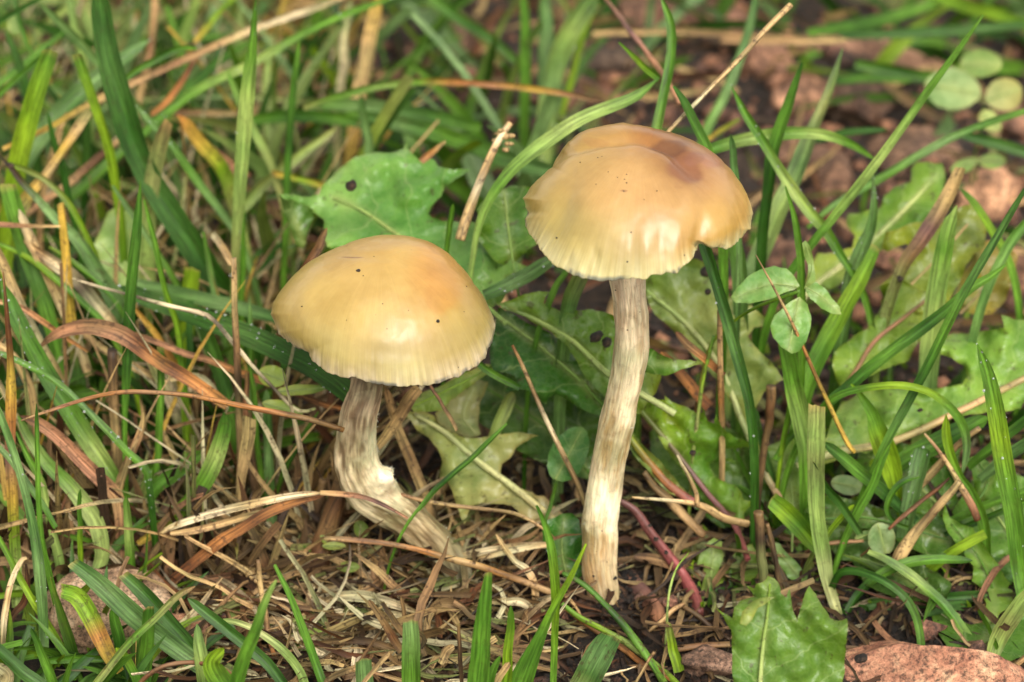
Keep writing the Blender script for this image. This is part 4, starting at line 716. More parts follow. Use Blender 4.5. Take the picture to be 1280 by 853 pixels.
b('g', 'thin dark blade drooping from the top left corner', [(18, -10), (24, 25), (33, 50), (42, 70)], [5, 6, 6, 3], 'dg', y0=10, y1=9, ext=False)
b('g', 'dark blade leaning left behind the broad bright cut blade', [(48, 210), (36, 125), (22, 75), (5, 36)], [12, 11, 10, 6], 'sds', y0=9.2, y1=9.6)
b('g', 'mid green blade slanting up right across the left edge', [(-20, 140), (0, 118), (25, 95), (48, 74), (62, 58)], [7, 7, 7, 6, 3], 'dgd', y0=7.4, y1=7.8)
b('g', 'faint green blade behind the left edge slanting upward', [(-30, 125), (0, 105), (50, 65), (80, 40)], [8, 9, 9, 5], 'gg', y0=11, y1=12)
b('d', 'upright orange-tan blurred blade left of the dark gap at the top', [(172, 128), (180, 95), (187, 65), (190, 40), (194, -10)], [8, 8, 9, 9, 9], 'ttrt', y0=13.5, y1=14, ext=True)
b('g', 'pale green blurred blade right of the dark gap at the top', [(215, 110), (226, 60), (238, 28), (250, -10)], [12, 13, 13, 10], 'hpp', y0=15, y1=15)
b('g', 'yellow-tipped blurred blade leaning right beside the pale one', [(300, -10), (270, 20), (255, 40), (243, 54)], [6, 7, 8, 5], 'yyu', y0=14, y1=12, ext=False)
b('d', 'rust brown blade leaning down left above the dewy slanting blade', [(255, 60), (242, 78), (215, 120), (188, 145)], [3, 6, 8, 7], 'nqoo', y0=11, y1=9.5)
b('g', 'curved green blade arching over the slanting tan stalk', [(140, 115), (152, 102), (170, 88), (190, 77), (222, 61), (247, 60)], [4, 7, 8, 9, 8, 3], 'ggdg', y0=7.4, y1=8.2, ext=False)
b('g', 'long dewy blade slanting up right through the upper left', [(170, 175), (197, 151), (230, 124), (265, 103), (318, 78), (370, 48), (427, 20), (490, -2)], [9, 11, 12, 12, 11, 10, 9, 6], 'ggpgg', y0=8.0, y1=12, dew=30, ext=False, roll=.1)
b('g', 'shaded green blade running parallel behind the long dewy one', [(205, 150), (230, 115), (270, 80), (320, 48)], [12, 13, 12, 6], 'gdg', y0=11, y1=13, ext=False)
b('g', 'green blade lying from the dark gap toward the long vertical blade', [(160, 52), (200, 48), (250, 47), (290, 44)], [8, 9, 8, 4], 'gg', y0=15.5, y1=16, ext=False)
b('g', 'broad grey-green blade sweeping up right under the tan stalk', [(20, 230), (45, 182), (75, 142), (110, 108), (150, 76), (187, 50)], [12, 20, 24, 22, 16, 6], 'sbsbb', y0=8.0, y1=10, ext=False, dew=20)
b('d', 'frayed tan-green strip leaning right below the slanting stalk', [(22, 262), (40, 238), (62, 212), (82, 182), (98, 158), (112, 138)], [22, 14, 10, 10, 12, 9], 'hututh', y0=5.8, y1=6.6, cut=True)
b('g', 'thin dark blade with pointed tip crossing the frayed strip', [(92, 280), (85, 250), (78, 212), (68, 180), (60, 142)], [7, 9, 9, 8, 3], 'ddd', y0=6.2, y1=6.4)
b('g', 'pale brown-freckled blade with withered tip in front of the dark blade', [(208, 480), (195, 420), (188, 370), (184, 320), (186, 260), (194, 205), (204, 170), (211, 152)], [16, 18, 20, 20, 20, 20, 17, 11], 'gphphhn', y0=5.6, y1=6.2, cut=True, roll=.1, fold=.25)
b('g', 'pale blade with orange-yellow tip bending right of the freckled blade', [(300, 290), (292, 255), (275, 210), (250, 180), (236, 160), (222, 144)], [14, 16, 18, 17, 15, 9], 'pphyuo', y0=8.0, y1=7.6)
b('g', 'slender dewy blade descending from the tan stalk to the vertical blade', [(290, 284), (268, 255), (248, 230), (215, 183), (196, 162), (170, 132)], [9, 10, 11, 10, 9, 5], 'gbgb', y0=6.8, y1=7.6, dew=14)
b('g', 'tallest pale blade standing vertically from stalk to top edge', [(290, 480), (291, 420), (294, 330), (300, 240), (306, 160), (312, 90), (316, 50), (320, -4)], [8, 9, 10, 16, 19, 17, 10, 5], 'ggphppgg', y0=4.8, y1=5.8, roll=.15, fold=.4, dew=12)
b('g', 'darker blade half hidden behind the tallest pale blade', [(302, 400), (303, 330), (303, 270), (305, 225)], [7, 8, 7, 3], 'gg', y0=5.2, y1=5.6)
b('d', 'short reddish-grey tip beside the tallest pale blade', [(297, 200), (298, 165), (299, 128)], [5, 6, 2], 'hrv', y0=6.6, y1=6.6, ext=True)
b('d', 'pinkish tan stalk lying low behind the orange-tipped blade', [(310, 222), (268, 190), (238, 170), (222, 160)], [11, 11, 9, 5], 'rrt', y0=9.0, y1=9)
b('d', 'dull tan strip hanging between frayed strip and bright cut blade', [(55, 235), (62, 205), (72, 170), (82, 140)], [9, 9, 9, 6], 'ntt', y0=8.0, y1=8.4)
b('d', 'reddish-brown stalk climbing up right behind the narrow cut blade', [(25, 275), (50, 255), (80, 234), (108, 210), (135, 188), (155, 170)], [7, 8, 9, 9, 9, 5], 'trtrqt', y0=6.9, y1=8.2, ext=False)
b('g', 'mid green blade rising right below the reddish-brown stalk', [(70, 262), (90, 246), (125, 216), (158, 186)], [11, 13, 13, 10], 'ggg', y0=7.8, y1=9, ext=False)
b('g', 'dark vertical blade hidden behind the upper left tangle', [(106, 290), (106, 240), (108, 180), (110, 140)], [9, 10, 10, 6], 'sds', y0=9, y1=9)
b('g', 'yellow-green curved blade arching down from the left edge', [(128, 345), (120, 320), (107, 292), (92, 262), (78, 244), (55, 224), (30, 211), (5, 203)], [6, 7, 7, 8, 8, 7, 7, 4], 'gyyyhy', y0=5.4, y1=6.2)
b('g', 'blue-green blade with black withered tip at the left edge', [(168, 480), (158, 430), (146, 382), (125, 345), (98, 302), (70, 274), (45, 246), (28, 228), (14, 210), (-2, 194)], [16, 20, 24, 20, 15, 12, 9, 9, 7, 4], 'ssbsbsbbkk', y0=4.3, y1=5.8, roll=.1)
b('g', 'broad cut blade low at the left edge with blunt tip', [(115, 600), (95, 530), (80, 475), (62, 405), (45, 350), (32, 310), (20, 270), (9, 230)], [14, 14, 15, 18, 21, 23, 23, 20], 'ddggsgg', y0=3.2, y1=4.6, cut=True, roll=.0)
b('g', 'dark blade behind the cut edge blade going down right', [(140, 560), (120, 480), (90, 410), (60, 350), (40, 305)], [12, 15, 16, 14, 8], 'dgd', y0=4.4, y1=5)
b('d', 'short cut yellow strip standing upright on the left', [(104, 620), (103, 560), (101, 500), (94, 440), (87, 390), (84, 340), (80, 295), (76, 254)], [15, 16, 17, 16, 13, 11, 10, 9], 'gsssuuuu', y0=3.6, y1=4.2, cut=True, mat=M_GD, roll=.05, ext=True, fold=.2)
b('d', 'thin horizontal brown straw poking in from the left edge', [(-30, 278), (0, 281), (40, 283), (76, 283)], [7, 7, 5, 2], 'trnt', y0=4.2, y1=4.1)
b('g', 'green arc blade entering from the left edge toward the red curved leaf', [(150, 440), (130, 405), (100, 376), (70, 350), (40, 326), (12, 311), (-20, 298)], [7, 8, 8, 8, 7, 6, 4], 'gyggyg', y0=3.6, y1=4.4)
b('g', 'slender blade bending left behind the dark upright twin tip', [(140, 372), (122, 352), (100, 335), (80, 320), (62, 309)], [6, 7, 6, 5, 3], 'ggy', y0=4.4, y1=4.8)
b('g', 'dark upright blade with double pointed tip in the left middle', [(166, 730), (163, 690), (159, 640), (157, 590), (156, 530), (158, 470), (161, 410), (165, 350), (171, 290), (176, 226)], [12, 10, 6, 6, 7, 11, 14, 14, 12, 5], 'gpgggddgdg', y0=1.0, y1=2.6, roll=.05, fold=.5)
b('g', 'thin bright blade leaning beside the dark upright twin', [(238, 640), (235, 553), (230, 480), (222, 410), (207, 365), (193, 300), (180, 250)], [9, 10, 10, 8, 7, 7, 3], 'gygygg', y0=2.4, y1=3.4)
b('g', 'thin blue-green blade crossing behind the dark upright twin', [(250, 410), (230, 370), (212, 338), (188, 300), (162, 262), (141, 232)], [7, 8, 8, 7, 8, 3], 'gbgbb', y0=4.8, y1=5.4)
b('g', 'wide dark green blade with torn top below the white twig', [(318, 690), (312, 660), (303, 610), (296, 560), (284, 500), (272, 455), (258, 415), (248, 392)], [11, 13, 14, 16, 18, 18, 17, 13], 'gddgdgd', y0=1.8, y1=3.4, roll=.1, cut=True)
b('g', 'bright yellow-green cut blade standing behind the white twig', [(228, 480), (231, 430), (236, 385), (240, 335)], [18, 20, 22, 20], 'gyyy', y0=4.8, y1=5, cut=True, roll=0, fold=.5)
b('g', 'small pointed blade between cut bright blade and dead upright stalk', [(284, 440), (278, 408), (270, 370), (262, 330), (254, 290)], [8, 9, 9, 7, 3], 'gbg', y0=5.0, y1=5.4)
b('s', 'upright dead stalk with dark joint crossing the long brown arc', [(300, 700), (300, 640), (300, 570), (298, 500), (296, 440), (293, 380), (292, 323)], [14, 13, 12, 11, 11, 9, 8], 'ntntkntt', y0=1.3, y1=1.9)
b('d', 'frayed short straw beside the top of the upright dead stalk', [(290, 330), (278, 308), (265, 292)], [9, 9, 8], 'ttw', y0=4.6, y1=5, cut=True)
b('g', 'blue-green upright blade just right of the dead stalk', [(324, 660), (320, 600), (317, 540), (314, 450), (312, 372)], [7, 9, 9, 9, 4], 'gsbgb', y0=2.2, y1=3.4)
b('g', 'pale blurred upright blade above the long dark diagonal blade', [(322, 430), (316, 380), (312, 330), (308, 290)], [12, 12, 10, 5], 'php', y0=6.4, y1=7)
b('g', 'long broad dark blade with dew passing under the shorter cap', [(446, 500), (420, 478), (385, 455), (330, 428), (280, 408), (230, 390), (180, 372), (150, 358)], [24, 27, 28, 28, 27, 24, 20, 12], 'dddsdsd', y0=1.2, y1=4.0, roll=.0, fold=.15, ext=False, dew=70)
b('g', 'lighter blade lying above the long broad dark blade', [(350, 400), (300, 386), (250, 374), (200, 362), (160, 352)], [14, 17, 18, 16, 10], 'sbsb', y0=4.2, y1=5.2, ext=False)
b('s', 'white-speckled bent twig arching toward the shorter mushroom', [(395, 511), (380, 515), (367, 510), (352, 496), (335, 478), (318, 460), (300, 438), (288, 424), (272, 405), (256, 393), (225, 386), (190, 377), (150, 366), (120, 358), (90, 349)], [4, 5, 5, 5, 5, 5, 6, 6, 6, 6, 6, 5, 4, 4, 3], 'hwkwwkwwkww', y0=1.1, y1=3.0, wob=2)
b('d', 'curved reddish leaf blade with drooping tip', [(285, 507), (273, 499), (247, 481), (225, 467), (205, 456), (185, 442), (165, 426), (147, 416), (113, 408), (80, 414), (62, 423), (49, 435)], [12, 15, 16, 17, 18, 20, 22, 22, 20, 15, 9, 3], 'oooqoqrrrrr', y0=1.4, y1=2.2, roll=.1, fold=.35, wob=.3)
b('d', 'orange-brown curve running behind the curved reddish leaf blade', [(430, 512), (400, 504), (357, 487), (293, 463), (260, 450), (233, 443), (195, 428), (165, 418), (130, 410)], [6, 8, 9, 9, 8, 8, 7, 6, 4], 'oqorro', y0=1.8, y1=3.2)
b('s', 'long thin brown arc reaching the bent stem of the shorter mushroom', [(430, 538), (400, 528), (367, 520), (300, 507), (233, 494), (167, 490), (133, 493), (100, 501), (60, 514), (27, 526)], [7, 8, 8, 7, 6, 6, 5, 5, 4, 2], 'onoorort', y0=-.6, y1=-.2, wob=1)
b('d', 'orange and yellow upright strip at the far left edge', [(22, 760), (20, 712), (17, 660), (15, 612), (13, 560), (14, 500), (13, 450), (9, 400), (3, 340)], [13, 14, 13, 14, 13, 13, 9, 6, 2], 'ppyuvouqqn', y0=-.6, y1=.8, roll=.05, mat=M_GD, ext=True)
b('g', 'broad pale dewy blade slanting through the left middle', [(165, 700), (163, 650), (150, 612), (130, 580), (107, 545), (82, 505), (60, 470), (38, 430), (20, 395), (0, 350)], [12, 14, 18, 22, 24, 24, 23, 22, 20, 12], 'gggpgsgsg', y0=.6, y1=2.4, roll=.05, dew=60)
b('g', 'thin dewy arc blade crossing in front of the broad pale one', [(188, 620), (182, 588), (158, 565), (133, 538), (100, 505), (75, 482), (45, 463), (15, 448), (-15, 436)], [9, 10, 9, 9, 8, 8, 8, 8, 6], 'gdgbgb', y0=.3, y1=1.2, dew=50)
b('d', 'twisted yellow blade with orange kink behind the dark twin', [(242, 600), (238, 540), (222, 464), (207, 437), (192, 414), (176, 395), (160, 375)], [10, 10, 9, 8, 8, 6, 3], 'yyuouo', y0=3.0, y1=3.4, twist=1.5, mat=M_GD, ext=True)
b('g', 'upright blade with dark bulb tip left of the thin bright blade', [(174, 660), (184, 622), (194, 590), (199, 550), (200, 500), (201, 434)], [10, 9, 8, 9, 9, 9], 'yggggd', y0=1.3, y1=2.0, cut=True)
b('s', 'thick cut tan stem stump with dark open end on the left', [(153, 730), (150, 680), (147, 620), (145, 550), (142, 490), (141, 438)], [20, 19, 18, 17, 17, 17], 'ntntnk', y0=1.5, y1=2.0)
b('d', 'short curled tan tip rising beside the dark twin blade', [(152, 600), (164, 570), (174, 545), (180, 522), (176, 500)], [11, 10, 9, 6, 2], 'ttrtn', y0=1.0, y1=1.0)
b('d', 'pinkish-brown broad dead blade folding down at left', [(152, 740), (151, 690), (150, 640), (146, 620), (125, 598), (100, 573), (75, 548), (50, 530), (25, 520)], [10, 12, 15, 17, 18, 17, 16, 14, 8], 'nnrtrrrrq', y0=.2, y1=.9, roll=.1)
b('d', 'pale straw slanting in from the upper left thatch', [(112, 470), (95, 420), (75, 375), (56, 335), (38, 300), (24, 262)], [11, 13, 14, 14, 13, 9], 'twttw', y0=3.8, y1=4.4)
b('d', 'cracked pale straw with black joint on the left', [(160, 440), (140, 405), (120, 380), (98, 352), (66, 326), (45, 312), (30, 300)], [9, 14, 16, 18, 15, 10, 7], 'ntwkwnt', y0=3.9, y1=4.3)
b('d', 'tan straw descending from the left edge under the orange strip', [(85, 520), (73, 470), (50, 427), (27, 384), (5, 330), (-10, 300)], [11, 12, 12, 12, 12, 10], 'ttwtt', y0=2.8, y1=3.4)
b('d', 'thin orange straw crossing from left edge to the curved red tip', [(110, 440), (75, 418), (50, 400), (20, 382), (-20, 375)], [3, 6, 7, 7, 6], 'oort', y0=2.6, y1=2.9)
b('d', 'bent tan straw kinked downward at the left edge', [(45, 560), (40, 500), (30, 470), (15, 445), (-15, 425)], [10, 11, 11, 10, 9], 'nttt', y0=1.8, y1=2.2)
b('d', 'tan straw lying across behind the stump', [(260, 490), (210, 480), (160, 455), (120, 430), (90, 400)], [8, 9, 9, 8, 6], 'wttn', y0=3.4, y1=3.8)
b('d', 'whitish curled straw behind the thin bright blade', [(275, 500), (262, 480), (245, 470), (225, 472), (200, 478)], [6, 8, 8, 7, 4], 'wwt', y0=2.8, y1=3.0)
b('d', 'wide dry ribbed sheath behind the long brown arc', [(250, 590), (235, 540), (215, 490), (195, 455), (180, 430)], [20, 26, 26, 20, 10], 'thwht', y0=3.0, y1=3.6)
# lower left
b('g', 'pale green blade bending over like a hook at lower left', [(118, 742), (124, 712), (129, 692), (122, 660), (105, 630), (85, 605), (60, 580), (35, 545), (22, 520)], [14, 17, 19, 21, 21, 18, 16, 12, 8], 'gpppgpg', y0=-.3, y1=1.2, roll=.1, fold=.25)
b('g', 'grey-green blade swinging down past the tan stone', [(60, 900), (56, 830), (55, 790), (50, 720), (42, 665), (32, 620), (20, 575), (5, 530), (-10, 490)], [10, 11, 12, 14, 12, 10, 10, 9, 6], 'gbsbsbsb', y0=-2.4, y1=-.6, roll=.05, dew=12)
b('g', 'bright thin vertical blade with dark tip at lower left', [(90, 830), (83, 797), (72, 760), (60, 710), (52, 670), (48, 620), (46, 562), (45, 505)], [7, 8, 9, 8, 7, 7, 6, 5], 'ygggggd', y0=-1.8, y1=-.9)
b('g', 'short bright upright blade standing on the tan stone', [(102, 715), (101, 680), (100, 650), (100, 612)], [7, 7, 6, 5], 'gygg', y0=-.5, y1=-.3)
b('g', 'pale ribbed blade standing behind the grey-green one', [(78, 730), (74, 700), (66, 665), (58, 630), (50, 600), (35, 570), (20, 540)], [11, 12, 10, 9, 9, 7, 3], 'pppgg', y0=-.2, y1=.6)
b('g', 'broad pale blade at the lower left edge leaning right', [(80, 730), (60, 692), (35, 660), (10, 628), (-20, 590)], [10, 13, 14, 14, 12], 'ppgp', y0=.2, y1=.8)
b('g', 'mid blade crossing the orange strip from the left edge', [(70, 660), (48, 625), (30, 600), (12, 575), (-12, 550)], [7, 8, 9, 8, 6], 'gbb', y0=-.9, y1=-.4, ext=False)
b('g', 'long bright blade leaning from the left edge to the bottom', [(95, 850), (70, 800), (40, 750), (18, 710), (-8, 660)], [9, 10, 9, 8, 6], 'gyg', y0=-2.2, y1=-1.2)
b('g', 'thick curved leaf blade with yellow lower end left of the shorter mushroom', [(172, 680), (190, 668), (212, 650), (232, 632), (252, 608), (266, 580), (275, 555), (281, 530), (280, 515)], [7, 11, 16, 19, 21, 22, 20, 16, 8], 'uuyggpgd', y0=.4, y1=.9, roll=.0, fold=.35, wob=.3, ext=False)
b('g', 'short broad blade with dew behind the thick curved blade', [(174, 665), (183, 635), (195, 610), (212, 596), (232, 580), (254, 564)], [10, 12, 16, 20, 20, 12], 'ygggg', y0=.9, y1=1.5, roll=.1, dew=12)
b('g', 'olive sheath at the foot of the blade fan on the left', [(172, 665), (178, 630), (186, 600), (190, 585)], [13, 15, 13, 8], 'yhg', y0=1.0, y1=1.2)
b('g', 'stout bright sheath base rising left of the tan fold', [(165, 742), (163, 700), (161, 660), (158, 620)], [12, 12, 11, 7], 'ggpg', y0=-.5, y1=-.3)
b('d', 'long pale straw running right from the yellow blade end', [(200, 668), (213, 660), (240, 650), (280, 638), (320, 629), (365, 620), (405, 616)], [4, 7, 9, 10, 10, 8, 5], 'twwtwt', y0=-.1, y1=-.3, roll=0, fold=.2)
b('d', 'reddish straw end resting against the bent stem', [(400, 616), (430, 618), (455, 622), (480, 632), (510, 648)], [6, 7, 6, 5, 3], 'trvr', y0=-.4, y1=-.5, roll=0)
b('d', 'second pale straw lying just below the long pale one', [(212, 667), (240, 664), (277, 655), (322, 642), (350, 638)], [5, 8, 9, 7, 3], 'tttw', y0=-.2, y1=.1, roll=0)
b('d', 'dark rust-orange broad straw slanting down to the stone', [(195, 742), (237, 708), (275, 677), (300, 662), (330, 643), (370, 628), (410, 618)], [10, 13, 15, 14, 14, 10, 5], 'qqoqoq', y0=-.5, y1=-.2, roll=.1, fold=.2)
b('d', 'dark brown stub leaning right under the yellow blade end', [(175, 722), (190, 695), (205, 675), (213, 660)], [8, 9, 8, 5], 'qnq', y0=-.2, y1=.1)
b('d', 'folded tan sheath hanging on the dead upright stalk', [(297, 640), (300, 610), (306, 575), (310, 545), (312, 522)], [6, 10, 14, 17, 17], 'ntttt', y0=1.0, y1=1.1, cut=True, roll=0, fold=.1)
b('d', 'slim dry tip beside the joint of the dead upright stalk', [(306, 530), (308, 500), (309, 466)], [7, 7, 6], 'rrn', y0=2.0, y1=2.0, cut=True)
b('g', 'blue-grey striped upright blade left of the bent stem', [(342, 690), (340, 655), (338, 615), (335, 570), (334, 525), (333, 487)], [13, 13, 13, 12, 11, 10], 'gbsbsb', y0=1.0, y1=1.6, roll=0)
b('g', 'thin green blade left of the blue-grey striped one', [(334, 660), (330, 620), (322, 560), (317, 500), (314, 460)], [5, 6, 7, 7, 5], 'ggg', y0=1.3, y1=1.9)
b('g', 'small dark green blade between straws left of the bent stem', [(350, 605), (358, 585), (370, 560), (385, 535), (398, 515)], [6, 8, 7, 5, 2], 'gdg', y0=1.6, y1=1.8)
b('s', 'dark fibrous dead stump just left of the bent stem foot', [(390, 730), (400, 690), (412, 655), (422, 620), (432, 585)], [34, 34, 30, 27, 18], 'kqnqn', y0=.25, y1=.5)
b('s', 'second brown dead stump behind the dark fibrous one', [(375, 690), (388, 660), (398, 630), (405, 600)], [16, 16, 15, 12], 'nkn', y0=.9, y1=1.1)
b('d', 'thick straw leaning right behind the bent stem top', [(470, 560), (482, 545), (497, 522), (510, 500), (522, 484)], [9, 13, 15, 16, 14], 'ttnt', y0=.9, y1=1.0, cut=True)
b('d', 'brown straw slanting down right behind the bent stem', [(535, 640), (527, 612), (512, 575), (498, 540), (487, 505), (482, 485)], [12, 13, 13, 12, 11, 9], 'ntntn', y0=1.2, y1=1.6)
b('s', 'thin reddish stem poking below the right rim of the shorter cap', [(571, 538), (563, 522), (552, 505), (543, 490), (533, 472)], [6, 6, 5, 5, 4], 'tnrr', y0=.7, y1=.9)
b('s', 'thin reddish straw lying right from the bent stem', [(500, 618), (530, 626), (567, 632), (600, 636), (640, 641), (662, 650), (680, 662), (692, 672)], [5, 6, 6, 6, 5, 5, 4, 2], 'rttntr', y0=.1, y1=-.1)
b('g', 'thin curved green blade pointing up right between the mushrooms', [(520, 640), (528, 632), (545, 612), (567, 592), (590, 573), (612, 552), (634, 530)], [4, 6, 7, 7, 7, 6, 3], 'ggdgg', y0=-.3, y1=.3)
b('s', 'long speckled straw leaning between the two mushrooms', [(745, 660), (735, 640), (722, 605), (705, 570), (685, 530), (667, 490), (652, 455), (640, 432)], [9, 10, 10, 10, 9, 8, 7, 5], 'ntntwnto', y0=.1, y1=1.0)
b('s', 'long brown speckled straw lying in front of the bent stem foot', [(720, 760), (700, 746), (674, 735), (650, 726), (627, 718), (595, 707), (560, 698), (525, 688), (493, 681), (450, 676), (405, 673)], [6, 9, 9, 9, 9, 9, 9, 8, 7, 7, 6], 'ntnotonrt', y0=-.7, y1=-.5)
b('d', 'pale flat straw lying right of the bent stem foot', [(570, 697), (598, 691), (630, 686), (655, 683), (684, 682)], [7, 9, 9, 9, 8], 'twtw', y0=-.1, y1=-.1, cut=True)
b('d', 'second flat straw overlapping the pale one', [(600, 698), (630, 690), (660, 684), (688, 680)], [6, 8, 8, 6], 'twt', y0=-.25, y1=-.2)
b('d', 'straw bending down in a hook between the stem feet', [(667, 775), (668, 750), (667, 728), (658, 712), (645, 703), (632, 688), (620, 668)], [8, 9, 9, 9, 7, 6, 5], 'nttwtt', y0=-.9, y1=-.1)
b('d', 'curled pale straw loop on the soil in the middle', [(615, 752), (632, 752), (650, 752), (662, 760), (665, 772), (655, 776)], [6, 9, 10, 9, 7, 4], 'twwt', y0=-1.0, y1=-1.0)
# bottom left foreground
b('g', 'blue-green broad blade lying over the tan stone', [(290, 860), (240, 825), (205, 800), (170, 772), (135, 740), (110, 718), (90, 703)], [18, 22, 24, 26, 25, 20, 14], 'sbsbs', y0=-2.9, y1=-2.2, cut=True, roll=.0, ext=False, wob=.4)
b('g', 'dark twin blade lying right of the blue-green broad one', [(300, 880), (262, 840), (230, 800), (200, 765), (175, 738), (155, 718)], [16, 20, 20, 20, 18, 13], 'sdsds', y0=-2.9, y1=-2.1, cut=True, roll=.1, ext=False)
b('g', 'yellow-brown cut blade in front of the tan stone', [(150, 840), (138, 822), (125, 795), (110, 765), (95, 745), (76, 738)], [10, 17, 21, 23, 22, 16], 'uuoyyg', y0=-2.9, y1=-2.2, cut=True, roll=.1, ext=False, mat=M_GD)
b('g', 'narrow blurred blade slanting up right in the lower left corner', [(100, 880), (125, 848), (160, 805), (195, 772), (222, 745), (244, 733)], [8, 9, 9, 9, 8, 6], 'ghghn', y0=-3.6, y1=-2.8, ext=False, wob=.3)
b('g', 'long dark blade falling right across the bottom left', [(370, 880), (335, 830), (300, 800), (265, 772), (235, 748)], [12, 14, 15, 14, 10], 'dsds', y0=-3.4, y1=-2.6, ext=False)
b('g', 'short horizontal green blade near the bottom left', [(60, 826), (85, 824), (110, 823), (135, 824), (165, 823)], [8, 9, 9, 8, 6], 'ggd', y0=-2.6, y1=-2.5, ext=False)
b('g', 'green blade from the bottom left corner rising steeply', [(72, 870), (60, 835), (48, 808), (38, 785)], [12, 12, 9, 5], 'ggd', y0=-3.2, y1=-3.0)
b('g', 'stubby upright blade behind the narrow blurred one', [(180, 870), (182, 820), (184, 790), (184, 760)], [16, 17, 16, 13], 'dgd', y0=-3.0, y1=-2.8, cut=True)
b('g', 'short dark blade under the blue-green broad blade', [(160, 860), (152, 820), (145, 785), (140, 760)], [13, 14, 14, 9], 'ddg', y0=-2.7, y1=-2.5)
b('g', 'bright blade bending at the bottom left beside the yellow one', [(178, 880), (170, 850), (158, 825), (145, 810)], [10, 11, 11, 7], 'ggy', y0=-3.3, y1=-3.1)
b('g', 'pale blurred blade standing left of the long falling blade', [(262, 900), (256, 850), (250, 815), (246, 780)], [20, 22, 17, 6], 'bpb', y0=-4.0, y1=-3.8)
b('g', 'large soft blurred blade leaning right at the bottom', [(285, 900), (300, 840), (318, 790), (335, 745), (346, 725)], [20, 18, 14, 9, 3], 'gggp', y0=-5.2, y1=-5.0)
b('g', 'bright straight blade slanting left in the bottom centre left', [(412, 880), (398, 840), (380, 790), (362, 745), (343, 706)], [10, 11, 10, 8, 4], 'gggg', y0=-3.0, y1=-2.2, wob=.3)
b('g', 'whitish curved sheath arcing through the bottom left', [(385, 870), (375, 840), (350, 810), (320, 788), (295, 778), (275, 775)], [12, 11, 10, 8, 7, 5], 'ppcp', y0=-2.8, y1=-2.2)
b('g', 'dark broad blade in the bottom left corner', [(90, 900), (50, 858), (25, 838), (-15, 800)], [20, 18, 16, 12], 'dsd', y0=-3.6, y1=-3.2)
b('g', 'wide blurred green blade filling the bottom edge left of centre', [(300, 905), (280, 860), (265, 830), (280, 810)], [30, 30, 22, 10], 'ggy', y0=-4.4, y1=-4.2)
b('g', 'small blue-green blurred blade cut at the bottom edge', [(458, 900), (455, 860), (452, 825)], [20, 22, 20], 'bb', y0=-3.6, y1=-3.5, cut=True)
b('s', 'brown curved stalk arching along the bottom left', [(160, 880), (178, 850), (200, 835), (225, 829), (250, 829), (275, 835), (288, 842)], [7, 8, 8, 8, 8, 7, 5], 'nqrqn', y0=-4.0, y1=-3.8)
b('s', 'thin orange-brown stalk crossing the seedling at bottom left', [(342, 820), (335, 790), (330, 760), (326, 735), (322, 700)], [7, 7, 8, 8, 6], 'orttn', y0=-1.8, y1=-1.4)
b('d', 'pale curled dead tip at the left edge beside the stone', [(5, 800), (6, 775), (10, 745), (18, 718), (28, 700), (34, 698)], [6, 8, 8, 7, 6, 3], 'twtwt', y0=-2.0, y1=-1.6)
b('d', 'dark brown curled scrap beside the pale curled tip', [(20, 765), (30, 752), (34, 730), (32, 705)], [8, 9, 7, 3], 'kqk', y0=-1.5, y1=-1.4)
b('d', 'tan curled shaving in the bottom left corner', [(-5, 870), (10, 845), (-5, 830)], [16, 16, 12], 'tw', y0=-3.2, y1=-3.2)
# bottom centre foreground
b('g', 'broad blurred blade standing in the bottom centre', [(592, 905), (597, 853), (601, 810), (605, 765), (610, 716)], [26, 27, 24, 18, 9], 'gggg', y0=-4.6, y1=-4.2, cut=True, roll=0)
b('g', 'narrower blurred blade right of the broad bottom centre blade', [(630, 900), (632, 860), (635, 818), (638, 786), (639, 757)], [14, 14, 12, 10, 6], 'gyg', y0=-4.2, y1=-4.0)
b('g', 'blurred blade with blunt top at the bottom left of centre', [(518, 905), (516, 850), (515, 812), (514, 776)], [22, 23, 22, 18], 'bgb', y0=-4.4, y1=-4.2, cut=True)
b('g', 'tall blurred blade in front of the glossy round leaf', [(690, 900), (692, 850), (694, 790), (695, 740), (690, 690), (681, 655), (671, 632)], [8, 8, 9, 12, 11, 7, 3], 'ggygg', y0=-3.6, y1=-3.2, roll=0)
b('g', 'blurred blade slanting right across the tall blurred one', [(640, 900), (655, 845), (675, 795), (695, 755), (715, 718), (732, 680)], [34, 28, 14, 9, 7, 3], 'sggyy', y0=-4.0, y1=-3.4, roll=0)
b('g', 'bright yellow-green flattened stem at the bottom right of the tall stem', [(880, 900), (845, 855), (820, 832), (787, 806), (755, 788), (725, 772), (702, 755)], [14, 13, 12, 12, 11, 10, 8], 'yypyg', y0=-2.6, y1=-1.6, tube=True, ext=False)
b('g', 'dark green stem running down right beneath the tall stem foot', [(845, 880), (822, 840), (803, 812), (777, 778), (750, 750), (728, 730), (703, 716)], [12, 12, 13, 12, 10, 9, 6], 'yggdgg', y0=-2.6, y1=-1.5, tube=True, ext=False)
b('s', 'orange-brown runner lying under the yellow-green stem', [(840, 850), (820, 838), (800, 828), (780, 812), (755, 795), (730, 778), (708, 762)], [8, 9, 8, 8, 8, 7, 5], 'oqoroo', y0=-2.1, y1=-1.4)
b('g', 'grey-green cut blade with black streak at the bottom', [(712, 900), (725, 865), (740, 838), (752, 815), (764, 795)], [30, 34, 36, 34, 26], 'shsbs', y0=-3.3, y1=-2.9, cut=True, roll=.1, mat=M_GD)
b('s', 'thin pale green rootlet curving up right of the soil patch', [(828, 840), (832, 800), (834, 765), (838, 735), (846, 710), (860, 692)], [3, 4, 4, 4, 3, 2], 'yppy', y0=-1.9, y1=-1.2)
